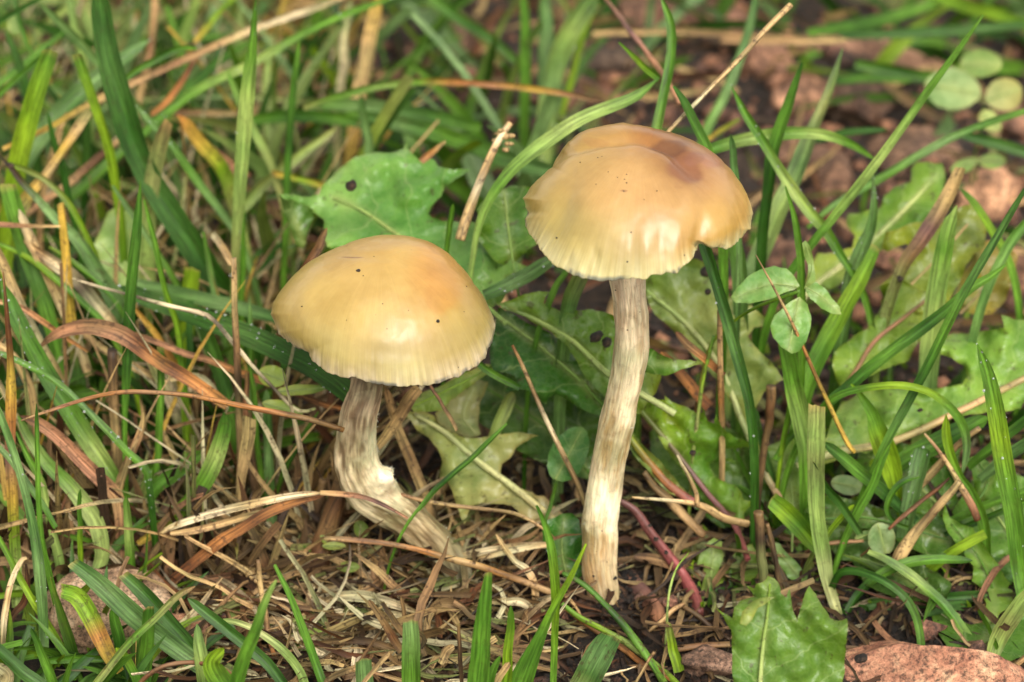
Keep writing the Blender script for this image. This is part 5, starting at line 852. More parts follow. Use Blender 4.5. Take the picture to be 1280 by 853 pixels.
b('g', 'short yellow-green bract stub right of the yellow stem', [(850, 840), (843, 815), (838, 795), (836, 778)], [14, 13, 10, 6], 'yyh', y0=-2.3, y1=-2.1, cut=True)
b('s', 'dark stick lying diagonally on the soil left of the foreground leaf', [(912, 800), (890, 785), (865, 765), (850, 756)], [6, 10, 9, 6], 'kkn', y0=-1.6, y1=-1.1)
b('s', 'forked pale twig lying toward the dark stick', [(808, 792), (825, 778), (842, 762), (855, 755)], [4, 6, 7, 5], 'ntn', y0=-1.5, y1=-1.2)
b('s', 'short brown stick lying beside the small clod', [(842, 812), (870, 808), (912, 806)], [9, 9, 8], 'nrn', y0=-1.9, y1=-1.9)
b('s', 'broken brown stick crossing in front of the yellow-green stem', [(792, 860), (805, 835), (818, 815)], [6, 6, 8], 'ttn', y0=-3.0, y1=-2.8)
b('g', 'small dark blade at the foot of the broad bottom centre blade', [(605, 900), (612, 850), (625, 820)], [14, 12, 5], 'dg', y0=-4.5, y1=-4.3)
b('d', 'tan blurred strip slanting at the bottom centre', [(610, 875), (622, 850), (636, 828)], [8, 9, 8], 'tt', y0=-4.4, y1=-4.3)
# upper middle
b('g', 'arching pale blade with a water drop left of the tall cap', [(590, 330), (598, 285), (612, 250), (640, 212), (677, 181), (727, 148), (794, 121), (824, 97)], [7, 9, 12, 15, 18, 17, 13, 7], 'ggpgpg', y0=3.0, y1=4.6, roll=.1, fold=.3, wob=.4)
b('g', 'thin folded end hanging down to the tip of the arching pale blade', [(824, 99), (808, 86), (792, 70), (774, 53)], [9, 8, 6, 2], 'gyg', y0=4.6, y1=5.4, ext=False)
b('g', 'curved upright blade behind the top of the tall cap', [(815, 200), (822, 155), (831, 115), (839, 70), (838, 30), (826, -5)], [13, 13, 12, 12, 11, 8], 'gpgg', y0=3.9, y1=5.5)
b('s', 'reddish blurred stalk slanting down toward the tall cap', [(850, 130), (828, 93), (805, 60), (785, 36), (750, -10)], [6, 7, 8, 7, 6], 'rrvr', y0=6.5, y1=9)
b('d', 'long arched blade turning from green to pink-orange at top centre', [(380, 135), (420, 121), (477, 107), (530, 102), (575, 103), (627, 107), (680, 113), (715, 119), (752, 128)], [8, 10, 9, 9, 8, 8, 8, 7, 4], 'hgpgorurr', y0=10, y1=9, ext=False, mat=M_GD)
b('d', 'broad straw-orange blurred blade upright at top centre left', [(438, 200), (445, 150), (452, 100), (462, 50), (474, -5)], [14, 18, 19, 18, 14], 'tuttu', y0=12, y1=13, ext=True)
b('d', 'pale blurred straw standing beside the broad orange one', [(425, 130), (430, 80), (432, 40), (440, 0)], [10, 11, 11, 9], 'cwc', y0=13, y1=13.5, ext=True)
b('g', 'deep green narrow upright blade at top centre', [(656, 200), (656, 150), (657, 90), (656, 40), (653, -10)], [12, 13, 14, 13, 10], 'dggg', y0=13, y1=14)
b('g', 'grey-green broad upright blade right of the deep green one', [(684, 200), (684, 130), (682, 60), (680, -10)], [20, 22, 20, 14], 'bsbs', y0=13, y1=14.5)
b('g', 'dewy pale blade splaying right from the same tuft at top centre', [(680, 200), (684, 130), (695, 78), (712, 40), (745, -10)], [18, 24, 25, 26, 22], 'bpbpb', y0=12.6, y1=13, dew=20)
b('g', 'green blade slanting down right at top centre', [(650, 80), (612, 48), (575, 25), (535, -5)], [10, 12, 13, 12], 'gdg', y0=15, y1=16, ext=False)
b('g', 'broad blurred blade lying across behind the pale dandelion leaf', [(690, 215), (640, 200), (580, 178), (530, 162), (470, 148), (430, 142)], [18, 22, 22, 20, 16, 10], 'bsgbg', y0=8.4, y1=11, ext=False, roll=0)
b('g', 'upper blurred blade lying parallel above the broad one', [(600, 160), (560, 150), (500, 140), (440, 132), (380, 130)], [12, 18, 20, 18, 10], 'gsbg', y0=10.5, y1=12, ext=False, roll=0)
b('g', 'low blurred blade lying left of the pale dandelion leaf', [(470, 160), (430, 150), (370, 145), (310, 150)], [10, 14, 16, 12], 'dgdg', y0=10.4, y1=11, ext=False, roll=0)
b('g', 'flat pale blade slanting left under the dark blades', [(300, 262), (340, 222), (380, 190), (420, 160)], [12, 14, 12, 8], 'phph', y0=8.4, y1=9.4, ext=False)
b('g', 'short grey blade standing above the pale dandelion leaf', [(463, 215), (461, 180), (456, 150), (451, 118)], [12, 12, 11, 7], 'sbs', y0=8.8, y1=9)
b('g', 'slender upright green blade left of the pale dandelion leaf', [(356, 330), (358, 270), (360, 200), (366, 120), (374, 50)], [8, 9, 9, 9, 6], 'ggdg', y0=7.0, y1=8)
b('g', 'pale slanting blade right of the tallest blade', [(350, 240), (338, 205), (320, 170), (300, 130), (285, 90)], [8, 10, 11, 10, 6], 'phpg', y0=8.2, y1=9)
b('d', 'yellow blade lying low left of the pale dandelion leaf', [(340, 216), (370, 222), (400, 230), (410, 232)], [8, 9, 9, 5], 'uyu', y0=8.2, y1=8.0)
b('d', 'small orange blade tip above the pale dandelion leaf', [(524, 203), (538, 192), (557, 177)], [9, 8, 3], 'rot', y0=6.2, y1=6.4)
b('d', 'brown straw leaning behind the left side of the shorter cap', [(375, 345), (388, 325), (400, 305), (408, 285)], [10, 11, 10, 6], 'nqn', y0=2.6, y1=2.9, ext=True)
b('g', 'tiny dark blade tip standing inside the leaf notch', [(560, 300), (563, 275), (567, 255)], [7, 7, 5], 'dg', y0=3.0, y1=3.0)
b('g', 'grey-green blade passing behind the dandelion leaf toward the tall cap', [(605, 370), (640, 355), (675, 335), (700, 320)], [14, 18, 18, 12], 'sbsb', y0=2.6, y1=3, dew=14, ext=False)
b('g', 'dark narrow blade below the left edge of the tall cap', [(680, 395), (688, 375), (698, 355), (712, 335)], [7, 8, 8, 7], 'dgg', y0=2.4, y1=2.6)
b('g', 'grey striped blade under the tall cap left of its stem', [(708, 395), (712, 375), (722, 350), (732, 330)], [18, 20, 20, 18], 'bsh', y0=2.3, y1=2.5)
b('g', 'dark green blade under the shorter cap right rim', [(650, 485), (628, 474), (605, 460), (590, 445)], [8, 9, 9, 7], 'dgd', y0=1.4, y1=1.6, ext=False)
b('g', 'pale sheath stub hidden between the stems', [(610, 560), (620, 535), (632, 510), (640, 490)], [10, 14, 16, 12], 'hph', y0=2.0, y1=2.4)
# upper right
b('s', 'straight tan stalk rising up right behind the tall cap', [(812, 190), (835, 165), (860, 139), (890, 108), (920, 78), (955, 40), (988, 6)], [7, 7, 8, 8, 9, 10, 10], 'ttwtttt', y0=2.8, y1=4.5, wob=.4)
b('g', 'longest straight blade slanting up to the top right', [(985, 345), (1012, 308), (1033, 283), (1073, 233), (1113, 180), (1145, 135), (1170, 100), (1200, 60), (1229, 19)], [10, 11, 11, 12, 11, 10, 9, 7, 2], 'ggggpgg', y0=3.4, y1=4.4, wob=.3, roll=.1)
b('g', 'curving blade reaching in from the right edge under the clover', [(1010, 285), (1035, 262), (1060, 246), (1095, 227), (1136, 202), (1186, 174), (1240, 152), (1300, 134)], [5, 8, 9, 10, 10, 10, 9, 7], 'gbgbgg', y0=6.2, y1=7.4, ext=False)
b('g', 'light green dewy blade crossing the longest straight blade', [(1068, 345), (1050, 318), (1033, 290), (1008, 260), (986, 228), (968, 200), (953, 175), (930, 140), (913, 107)], [9, 11, 13, 15, 14, 12, 12, 10, 4], 'gpggpgg', y0=3.7, y1=5.0, dew=26, roll=.2)
b('g', 'pale blade arching horizontally right of the tall cap', [(860, 200), (890, 187), (922, 177), (953, 171), (985, 167), (1020, 167), (1045, 173), (1070, 184), (1092, 198)], [12, 14, 16, 17, 16, 14, 12, 9, 3], 'ggpgpgg', y0=5.0, y1=5.8, ext=False, roll=.1)
b('g', 'dark green upright blade with sharp tip right of the tall cap', [(950, 340), (954, 290), (960, 240), (966, 193), (976, 160), (986, 133), (995, 105), (1003, 79)], [13, 14, 14, 16, 15, 13, 9, 3], 'dddddgd', y0=4.7, y1=5.4)
b('g', 'broad pale grey blade leaning behind the dark sharp blade', [(940, 345), (958, 300), (972, 265), (990, 230), (1006, 190), (1020, 155), (1038, 112), (1053, 60)], [24, 25, 24, 21, 20, 15, 11, 4], 'bpbpbhb', y0=5.3, y1=7.5)
b('g', 'dark green pointed tip just behind the right shoulder of the tall cap', [(895, 230), (885, 190), (872, 162), (855, 128), (842, 108)], [13, 13, 12, 10, 3], 'dgd', y0=2.7, y1=3.2)
b('g', 'small grey tip beside the right shoulder of the tall cap', [(922, 260), (919, 225), (917, 195), (913, 168)], [8, 9, 9, 6], 'sbs', y0=3.0, y1=3.3)
b('g', 'dark straight blade running down from under the tall cap', [(940, 530), (935, 495), (920, 440), (905, 385), (893, 345), (880, 305), (872, 280)], [12, 13, 15, 15, 14, 14, 12], 'dddsdd', y0=.6, y1=1.6, roll=.05, dew=12, wob=.3)
b('g', 'green blurred blade with blunt end under the right lobe of the tall cap', [(928, 400), (926, 350), (920, 310), (912, 280)], [18, 20, 19, 16], 'gbg', y0=3.2, y1=3.4)
b('g', 'thin blurred grey-green blade behind the straight tan stalk', [(870, 200), (885, 160), (905, 120), (922, 80), (938, 30), (945, -10)], [10, 12, 12, 12, 11, 8], 'bgbs', y0=10, y1=12)
b('d', 'small yellow straw behind the right shoulder of the tall cap', [(885, 175), (900, 164), (925, 148)], [5, 6, 4], 'uy', y0=9, y1=9)
b('g', 'big blurred blade lying across the top right', [(1010, 42), (1060, 34), (1110, 24), (1150, 12), (1200, -8)], [10, 15, 15, 13, 10], 'gdgg', y0=16, y1=18, ext=False)
b('g', 'dark blurred blade lying beneath the big top right one', [(1050, 45), (1120, 42), (1200, 38), (1290, 30)], [10, 13, 13, 10], 'dsd', y0=15.5, y1=16, ext=False)
b('g', 'bright blurred blade in the top right corner', [(1300, 40), (1250, 20), (1200, 6), (1150, -8)], [14, 16, 16, 12], 'gyg', y0=16, y1=18, ext=False)
b('g', 'green blurred blade lying over the brown debris at right', [(1070, 80), (1110, 88), (1150, 95), (1190, 96)], [10, 16, 15, 8], 'gdg', y0=15, y1=14.6, ext=False)
b('g', 'thin blurred blade lying below the first over the debris', [(1045, 102), (1090, 98), (1140, 101)], [8, 10, 7], 'dg', y0=14.2, y1=14, ext=False)
b('g', 'dark blade in shadow left of the pale clover', [(1020, 176), (1060, 166), (1110, 162)], [8, 10, 5], 'dd', y0=9, y1=9, ext=False)
b('g', 'dark blade reaching the right edge below the pale clover', [(1200, 168), (1240, 178), (1300, 196)], [8, 14, 12], 'ds', y0=9.6, y1=9.2, ext=False)
b('g', 'small upright blade rising left of the clover', [(1004, 400), (1002, 355), (1000, 315), (995, 280), (982, 233)], [10, 10, 9, 8, 2], 'gggg', y0=2.0, y1=2.6)
b('g', 'grey-green dewy blade pointing up behind the clover', [(1060, 380), (1068, 345), (1080, 310), (1090, 285), (1094, 255), (1092, 217)], [18, 22, 18, 13, 9, 2], 'gsbsb', y0=3.6, y1=4.4, dew=30)
b('g', 'wide green blade leaning left beneath the grey-green dewy one', [(1000, 520), (1013, 470), (1033, 427), (1055, 385), (1075, 350), (1095, 308)], [18, 22, 23, 21, 19, 13], 'gggyg', y0=2.4, y1=3.6, roll=.1, cut=True)
b('d', 'frayed grey-brown blade with split tip at right', [(1125, 345), (1135, 325), (1155, 298), (1172, 270), (1188, 240), (1202, 210)], [14, 17, 19, 19, 17, 12], 'sbhnvtt', y0=3.8, y1=4.6, cut=True, ext=True, mat=M_GD)
b('g', 'tall pale blade standing in the right middle', [(1150, 560), (1155, 520), (1160, 470), (1165, 420), (1170, 370), (1178, 325), (1186, 285), (1195, 257)], [22, 24, 25, 26, 25, 22, 18, 8], 'ppbppgp', y0=2.4, y1=3.4, roll=.05, fold=.3)
b('g', 'green blade curving right of the frayed one', [(1258, 320), (1248, 302), (1235, 280), (1218, 256), (1200, 236)], [10, 11, 10, 9, 5], 'ggyg', y0=4.6, y1=5)
b('g', 'long thin dark blade slanting down from the right edge', [(1040, 715), (1050, 692), (1080, 617), (1110, 550), (1138, 498), (1163, 451), (1185, 405), (1206, 364), (1243, 302), (1290, 222)], [7, 8, 10, 11, 12, 12, 12, 11, 10, 6], 'gggsdgssd', y0=.2, y1=1.4, wob=.4, roll=.1)
b('g', 'mid blade with pointed end crossing the long thin dark one', [(1020, 520), (1040, 500), (1060, 485), (1086, 461), (1120, 434), (1153, 411), (1185, 386), (1213, 361), (1238, 346), (1257, 331)], [9, 12, 14, 15, 15, 15, 13, 12, 9, 3], 'gggdgdgg', y0=1.2, y1=2.0, roll=.15)
b('g', 'blurred grey blade at the right edge above the notched leaf', [(1245, 335), (1262, 305), (1290, 270)], [12, 13, 10], 'bg', y0=3.6, y1=4)
b('g', 'cut green blade below the round clover leaflet', [(1010, 590), (1008, 560), (1000, 515), (990, 470), (981, 426)], [20, 23, 24, 22, 18], 'ggpgg', y0=.9, y1=1.2, cut=True, roll=.1)
b('s', 'orange needle-like straw crossing the clover', [(1068, 565), (1060, 555), (1040, 514), (1020, 471), (1000, 425), (980, 384), (962, 350), (945, 319)], [8, 9, 8, 7, 6, 5, 4, 2], 'uuuoottn', y0=.7, y1=.9, wob=.2, ext=False)
b('s', 'upright brown straw between dark straight blade and mottled leaf', [(903, 560), (902, 520), (901, 470), (900, 430), (899, 388)], [8, 8, 8, 7, 7], 'ntotn', y0=1.3, y1=1.6)
b('s', 'slim green stem beside the upright brown straw', [(870, 540), (874, 510), (880, 470), (886, 445), (892, 420)], [6, 6, 6, 6, 5], 'yhyg', y0=1.4, y1=1.7)
b('s', 'split brown stub standing in the middle right', [(955, 560), (961, 530), (963, 505), (964, 483)], [9, 11, 13, 14], 'knqn', y0=1.2, y1=1.3)
b('g', 'blue-dark strap blade hidden left of the split stub', [(965, 600), (955, 565), (948, 535), (944, 510)], [9, 9, 8, 6], 'sss', y0=1.3, y1=1.4)
b('g', 'green blade curving up toward the split stub', [(970, 575), (980, 555), (1000, 535), (1020, 520)], [8, 9, 9, 6], 'gg', y0=1.1, y1=1.3, ext=False)
b('g', 'thin green blade between stub and cut green blade', [(978, 565), (983, 535), (988, 505), (990, 490)], [6, 7, 6, 3], 'yg', y0=1.1, y1=1.2)
b('g', 'bright blade looping over in an arch at right', [(1020, 530), (1036, 503), (1058, 491), (1086, 485), (1115, 482), (1140, 484), (1162, 491), (1180, 503), (1196, 520), (1206, 540), (1208, 565), (1202, 597)], [9, 9, 9, 9, 9, 9, 9, 10, 11, 11, 9, 4], 'yggyyyggbb', y0=.9, y1=.4, wob=.2, ext=False, roll=.2)
b('g', 'curved blade descending right from the end of the looping arch', [(1232, 680), (1231, 660), (1224, 635), (1212, 612), (1200, 596), (1190, 572), (1184, 545), (1183, 518)], [13, 14, 13, 11, 10, 11, 12, 6], 'ggggyy', y0=0, y1=.6)
b('g', 'wide dark ribbed blade lying under the large notched leaf', [(1110, 590), (1140, 570), (1170, 556), (1200, 540), (1235, 522)], [16, 24, 26, 24, 14], 'dgdg', y0=1.0, y1=1.3, roll=.2, ext=False)
b('g', 'bright ribbed blade widening in the middle right', [(1124, 640), (1120, 612), (1114, 585), (1106, 560), (1097, 538), (1090, 515), (1078, 497), (1064, 480)], [5, 16, 26, 28, 24, 14, 9, 3], 'yyyyyggy', y0=.6, y1=1.0, roll=.1)
b('g', 'pale yellow-green flattened strip blade standing right of centre', [(1048, 770), (1043, 755), (1034, 725), (1030, 700), (1025, 670), (1021, 640), (1020, 600), (1020, 555), (1021, 507)], [11, 13, 15, 19, 20, 20, 21, 22, 21], 'cccppphph', y0=-.8, y1=0.0, cut=True, roll=0, fold=.3, wob=.3)
b('g', 'dark green blade running down right from the strip blade', [(1145, 652), (1120, 630), (1085, 600), (1058, 577), (1030, 553)], [10, 14, 16, 15, 10], 'ddgd', y0=.3, y1=.6, ext=False)
b('g', 'short dark blade crossing in front of the strip blade', [(1075, 668), (1058, 640), (1040, 617), (1025, 598), (1013, 577)], [8, 10, 10, 10, 7], 'sds', y0=-.2, y1=-.2, ext=False, cut=True)
b('g', 'small yellow-green stalk right of the strip blade', [(1025, 680), (1040, 660), (1055, 644), (1068, 631)], [7, 7, 7, 5], 'hyy', y0=-.1, y1=-.1)
b('g', 'green blade rising right beyond the small yellow stalk', [(1046, 700), (1058, 670), (1072, 640), (1090, 608), (1100, 580), (1112, 555)], [7, 9, 11, 11, 9, 5], 'gggg', y0=-.1, y1=.3)
b('g', 'bright short cut blade slanting left of the strip blade', [(1030, 690), (1015, 675), (1000, 658), (982, 640), (965, 624)], [16, 21, 24, 24, 20], 'gygyg', y0=-.2, y1=0, cut=True, roll=.1, ext=False)
b('g', 'tall broad blade with dewy edge near the right border', [(1290, 780), (1278, 720), (1272, 680), (1266, 640), (1256, 580), (1246, 520), (1236, 472), (1222, 430)], [20, 22, 23, 24, 24, 22, 17, 7], 'ggggygg', y0=-1.0, y1=.2, dew=20, roll=.05, fold=.3)
b('s', 'thin brown twig with dark end in the right tangle', [(1222, 650), (1216, 635), (1205, 615), (1190, 590), (1172, 562), (1155, 542)], [9, 10, 9, 7, 5, 3], 'qrttrt', y0=-.1, y1=.2)
b('s', 'thick tan straw leaning up right over the round leaflet', [(1118, 712), (1128, 690), (1145, 665), (1165, 642), (1185, 620), (1200, 602)], [18, 18, 14, 12, 11, 9], 'tttntt', y0=-.4, y1=-.2)
b('s', 'rough tan straw behind the thin brown twig', [(1120, 636), (1150, 606), (1175, 580), (1198, 556), (1225, 535)], [12, 13, 12, 10, 8], 'ntnt', y0=.6, y1=.8)
b('s', 'dark shrivelled stem pointing at the round leaflet', [(1110, 662), (1130, 645), (1150, 628), (1170, 612), (1186, 598)], [5, 7, 7, 7, 4], 'qrqq', y0=-.1, y1=.2)
b('s', 'short reddish stick low in the right tangle', [(1030, 680), (1050, 678), (1080, 676)], [6, 7, 5], 'rn', y0=0, y1=0)
b('g', 'curled thin green tendril blade above the round leaflet', [(1135, 660), (1122, 655), (1112, 645), (1110, 630), (1118, 612), (1135, 600), (1150, 596)], [6, 6, 6, 7, 8, 7, 3], 'gdgdg', y0=.1, y1=.4, ext=False)
b('g', 'green blades pair lying toward the right edge upper', [(1180, 655), (1215, 640), (1250, 625), (1290, 612)], [8, 10, 10, 8], 'gg', y0=.4, y1=.3, ext=False)
b('g', 'second thin blade lying toward the right edge lower', [(1180, 668), (1215, 655), (1250, 640), (1290, 625)], [6, 8, 8, 8], 'ddg', y0=.2, y1=.1, ext=False)
b('g', 'blade emerging at right edge behind the tall broad blade', [(1210, 585), (1240, 560), (1290, 520)], [9, 12, 12], 'gd', y0=.9, y1=.8, ext=False)
b('g', 'grey blade slanting behind the tall broad blade', [(1225, 600), (1255, 575), (1295, 548)], [12, 14, 14], 'bs', y0=.8, y1=.7, ext=False)
b('g', 'grey dewy blade end under the dark ribbed blade', [(1146, 600), (1150, 580), (1156, 560)], [20, 22, 20], 'bs', y0=.5, y1=.8, dew=14)
b('g', 'dark arching blade over the red stone', [(1040, 735), (1050, 717), (1066, 714), (1090, 720), (1115, 733), (1135, 752), (1147, 778), (1152, 820), (1149, 880)], [9, 9, 10, 10, 10, 10, 10, 10, 10], 'dddsgss', y0=-.7, y1=-2.2, wob=.2, ext=False, roll=.1)
b('g', 'light green arching blade falling to the bottom right', [(1085, 690), (1108, 700), (1136, 718), (1160, 738), (1180, 757), (1200, 782), (1215, 806), (1228, 832), (1240, 862)], [6, 9, 12, 12, 12, 11, 11, 10, 9], 'pbpggpgg', y0=-.5, y1=-2.0, wob=.2, ext=False)
b('g', 'dark blade curving right into the light arching blade', [(1060, 765), (1072, 745), (1090, 727), (1108, 715), (1135, 704), (1165, 700), (1190, 700), (1215, 701)], [9, 10, 11, 12, 13, 12, 10, 8], 'ddgggd', y0=-.8, y1=-.4, ext=False)
b('g', 'dark blade lying in the hollow behind the red stone', [(1070, 757), (1120, 754), (1170, 750), (1235, 744)], [12, 17, 17, 12], 'dsds', y0=-.6, y1=-.6, ext=False, roll=0)
b('g', 'pale grey-green cut blade in the bottom right corner', [(1238, 830), (1245, 805), (1258, 780), (1275, 755), (1300, 730)], [14, 20, 22, 20, 14], 'hphph', y0=-2.1, y1=-1.9, ext=False)
b('s', 'reddish brown stalk in the bottom right corner', [(1235, 875), (1255, 845), (1290, 815)], [9, 9, 8], 'rt', y0=-2.6, y1=-2.6)
b('s', 'dark dead twig left of the strip blade', [(975, 735), (970, 705), (966, 680), (958, 655)], [7, 8, 8, 6], 'nkn', y0=-.5, y1=-.3)
b('s', 'thick dark brown stump in the middle right', [(955, 730), (952, 700), (950, 670), (948, 640)], [13, 14, 14, 13], 'khkn', y0=-.6, y1=-.4)
b('s', 'pale forked root twig right of the thick pink stalk', [(935, 655), (905, 648), (885, 636), (868, 630), (840, 626), (790, 622)], [10, 11, 11, 9, 6, 3], 'ttttwt', y0=.2, y1=-.1)
b('s', 'upright fork of the pale root twig', [(872, 632), (868, 612), (858, 590), (846, 569)], [7, 6, 5, 3], 'ttw', y0=0, y1=.1, ext=False)
b('s', 'thick twisted straw behind the pink stalk', [(880, 670), (862, 652), (840, 630), (822, 612), (805, 590)], [11, 13, 13, 11, 8], 'ntnn', y0=.5, y1=.8)
b('d', 'brown bark-like strip lying low right of the tall stem', [(880, 722), (850, 710), (820, 700), (792, 696)], [9, 12, 13, 9], 'nrnk', y0=-.1, y1=0)
b('d', 'dead brown straw pointing up left of the mottled leaf', [(905, 470), (880, 448), (860, 432), (845, 415)], [8, 10, 10, 7], 'qonq', y0=1.5, y1=1.9)
b('d', 'orange-brown dead blade below the toothed lobe', [(885, 510), (860, 480), (840, 455), (825, 440)], [14, 14, 11, 6], 'qoqo', y0=1.9, y1=2.3)
b('s', 'dry brown twig with knobbly end left of the tall cap', [(575, 300), (580, 282), (588, 258), (598, 232), (608, 208), (618, 186), (628, 168), (638, 154)], [15, 15, 13, 12, 11, 10, 9, 9], 'tttwttwt', y0=3.4, y1=4.6, wob=1.2)
tw = [o for o in COL.objects if o.get('label', '').startswith('dry brown twig')][0]
me_ = tw.data; tipv = np.mean([me_.vertices[len(me_.vertices)-1-q].co[:] for q in range(1, 9)], axis=0)
for q, (dx, dz, dy, sr) in enumerate(((0, .02, 0, .075), (.1, .03, 0, .06), (-.07, .05, .03, .055), (-.12, -.06, 0, .05), (.09, -.1, -.03, .05), (-.04, .13, 0, .045), (.03, -.2, -.06, .05))):
    v, f = sphere_unit(); vv = v*sr*(1+.5*vnoise(v, 2.2, q*5, 2))[:, None]*np.array([1.5, .9, .8])+tipv+np.array([dx, dy, dz])
    mesh_obj('knob', vv, f, M_ST, tw, np.tile(lin((190, 160, 110), K), (len(v), 1)), vv[:, :2])
# split grey blades beside the stone and other thin detail
for q, (lb, P_, wd, co, yv) in enumerate([
    ('faint yellow-tan moss stalk blurred at the top left', [(330, 60), (345, 40), (352, 10), (360, -10)], 8, 'hu', 16),
    ('blurred pinkish straw lying behind the orange-tipped blade', [(215, 140), (250, 141), (300, 142)], 9, 'rt', 12),
    ('blurred grey-green straw lying behind the tallest blade', [(180, 124), (240, 120), (310, 121), (370, 126), (430, 128)], 8, 'hbhh', 13),
    ('long tan straw lying across the far top right', [(740, 42), (850, 40), (950, 46), (1050, 52)], 8, 'tnt', 16),
    ('blurred tan straw lying far behind at the right of the tall cap', [(900, 50), (980, 52), (1060, 50)], 10, 'nt', 15.4)]):
    b('d', lb, P_, [wd*.8, wd, wd*.7], co, y0=yv, y1=yv)
# broad pieces of dry straw in the litter, one by one
Z(280, 640, 4)
for lb, P_, wd, co, y_ in [
    ('broadest cream straw piece lying in the litter heap', [(470, 455), (600, 420), (760, 435), (880, 470), (970, 505)], [20, 50, 52, 40, 12], 'twwt', 0),
    ('cream ribbed straw piece just below the broadest one', [(585, 565), (700, 545), (830, 515), (990, 545)], [20, 44, 44, 20], 'wwt', 0),
    ('straight pale straw piece above the broadest cream one', [(470, 385), (600, 360), (700, 355), (788, 365)], [22, 34, 34, 26], 'twn', .05),
    ('short ribbed pale straw stub leaning in the litter heap', [(335, 430), (370, 395), (425, 360)], [50, 60, 46], 'wtw', .1),
    ('tan straw sweeping up right over the left of the heap', [(100, 440), (200, 370), (330, 312), (520, 285)], [20, 30, 28, 16], 'ntnt', .05),
    ('brown ribbed straw slanting down right through the heap', [(360, 480), (480, 510), (620, 590), (780, 690)], [30, 50, 46, 20], 'ntnt', -.1),
    ('dull brown straw lying low under the ribbed one', [(480, 655), (620, 640), (760, 655), (860, 690)], [20, 38, 36, 16], 'nkn', -.1),
    ('dark brown blade end standing up out of the heap', [(890, 700), (850, 640), (790, 540), (725, 440)], [40, 44, 36, 26], 'nqnn', -.3),
    ('second brown blade end standing right of the dark one', [(900, 610), (860, 560), (790, 450)], [30, 32, 20], 'nnk', -.25),
    ('thin upright brown tip right of the two standing ends', [(905, 580), (900, 500), (885, 420)], [20, 22, 18], 'nn', -.2),
    ('curled brown sheath below the stem foot', [(1030, 510), (1080, 470), (1150, 465), (1235, 510)], [40, 62, 60, 30], 'ntnk', -.2),
    ('pale curled straw resting against the bent stem foot', [(920, 290), (1060, 320), (1180, 370), (1290, 430), (1320, 470)], [12, 30, 50, 54, 20], 'rtwtt', -.2),
    ('dark upright fibre below the curled brown sheath', [(1190, 860), (1180, 700), (1172, 560)], [20, 22, 16], 'nkn', -.8),
    ('brown straw falling from the bent stem into the heap', [(970, 450), (870, 390), (760, 290), (650, 205)], [34, 42, 34, 8], 'nntn', .1),
    ('hair-thin pale straw lying over the heap', [(430, 360), (580, 292), (700, 250), (815, 215)], [10, 10, 9, 6], 'twt', -.2),
    ('small crooked twig above the left of the heap', [(215, 190), (290, 175), (350, 168), (400, 205)], [10, 11, 12, 16], 'wtn', .1),
    ('brown broad straw hanging behind the heap', [(215, 330), (200, 240), (175, 140), (145, 65)], [36, 40, 42, 40], 'nknn', .7),
    ('white shaving lying under the orange-brown broad straw', [(215, 92), (280, 85), (352, 75)], [16, 30, 20], 'ww', .6),
    ('short white splinter standing by the shaving', [(378, 135), (360, 90), (340, 40)], [18, 16, 10], 'ww', .6),
    ('bent grey-brown straw at the left behind the heap', [(0, 330), (40, 250), (62, 170), (55, 100)], [30, 46, 46, 40], 'nnkn', .5),
    ('white chip standing at the left of the heap', [(362, 305), (370, 270), (375, 232)], [26, 26, 18], 'ww', .2),
    ('pale chip pointing down in the left of the heap', [(420, 470), (425, 420), (445, 360)], [12, 26, 30], 'tw', -.1),
    ('tan straw tip slanting at the bottom of the heap', [(690, 860), (750, 790), (830, 700)], [20, 22, 26], 'tt', -1.2),
    ('orange-tan straw lying along the bottom edge', [(740, 800), (830, 825), (900, 845), (1000, 850)], [14, 20, 20, 16], 'rtt', -1.0),
    ('small striped husk on the dark soil', [(1085, 760), (1110, 700), (1150, 670)], [30, 50, 24], 'tnt', -.6),
    ('long narrow brown straw along the left of the heap', [(110, 480), (250, 470), (400, 480), (520, 500)], [16, 24, 26, 14], 'nkn', 0),
    ('greyish flat straw at the back of the heap', [(560, 330), (640, 310), (760, 320)], [16, 26, 16], 'hnt', .2),
    ('dark curled straw behind the heap under the rust-orange one', [(200, 250), (260, 300), (330, 330), (420, 345)], [14, 26, 26, 14], 'knk', .4)]:
    yb = gy(640+P_[0][1]/4)
    b('d', lb, P_, [w_/4 for w_ in wd], co, y0=yb+y_-.12, y1=gy(640+P_[-1][1]/4)+y_-.25 if abs(P_[-1][1]-P_[0][1]) < 160 else yb+y_-.05, roll=random.uniform(-.3, .3), fold=.35, cut=random.random() < .5, wob=.8)
Z(0, 0, 1)
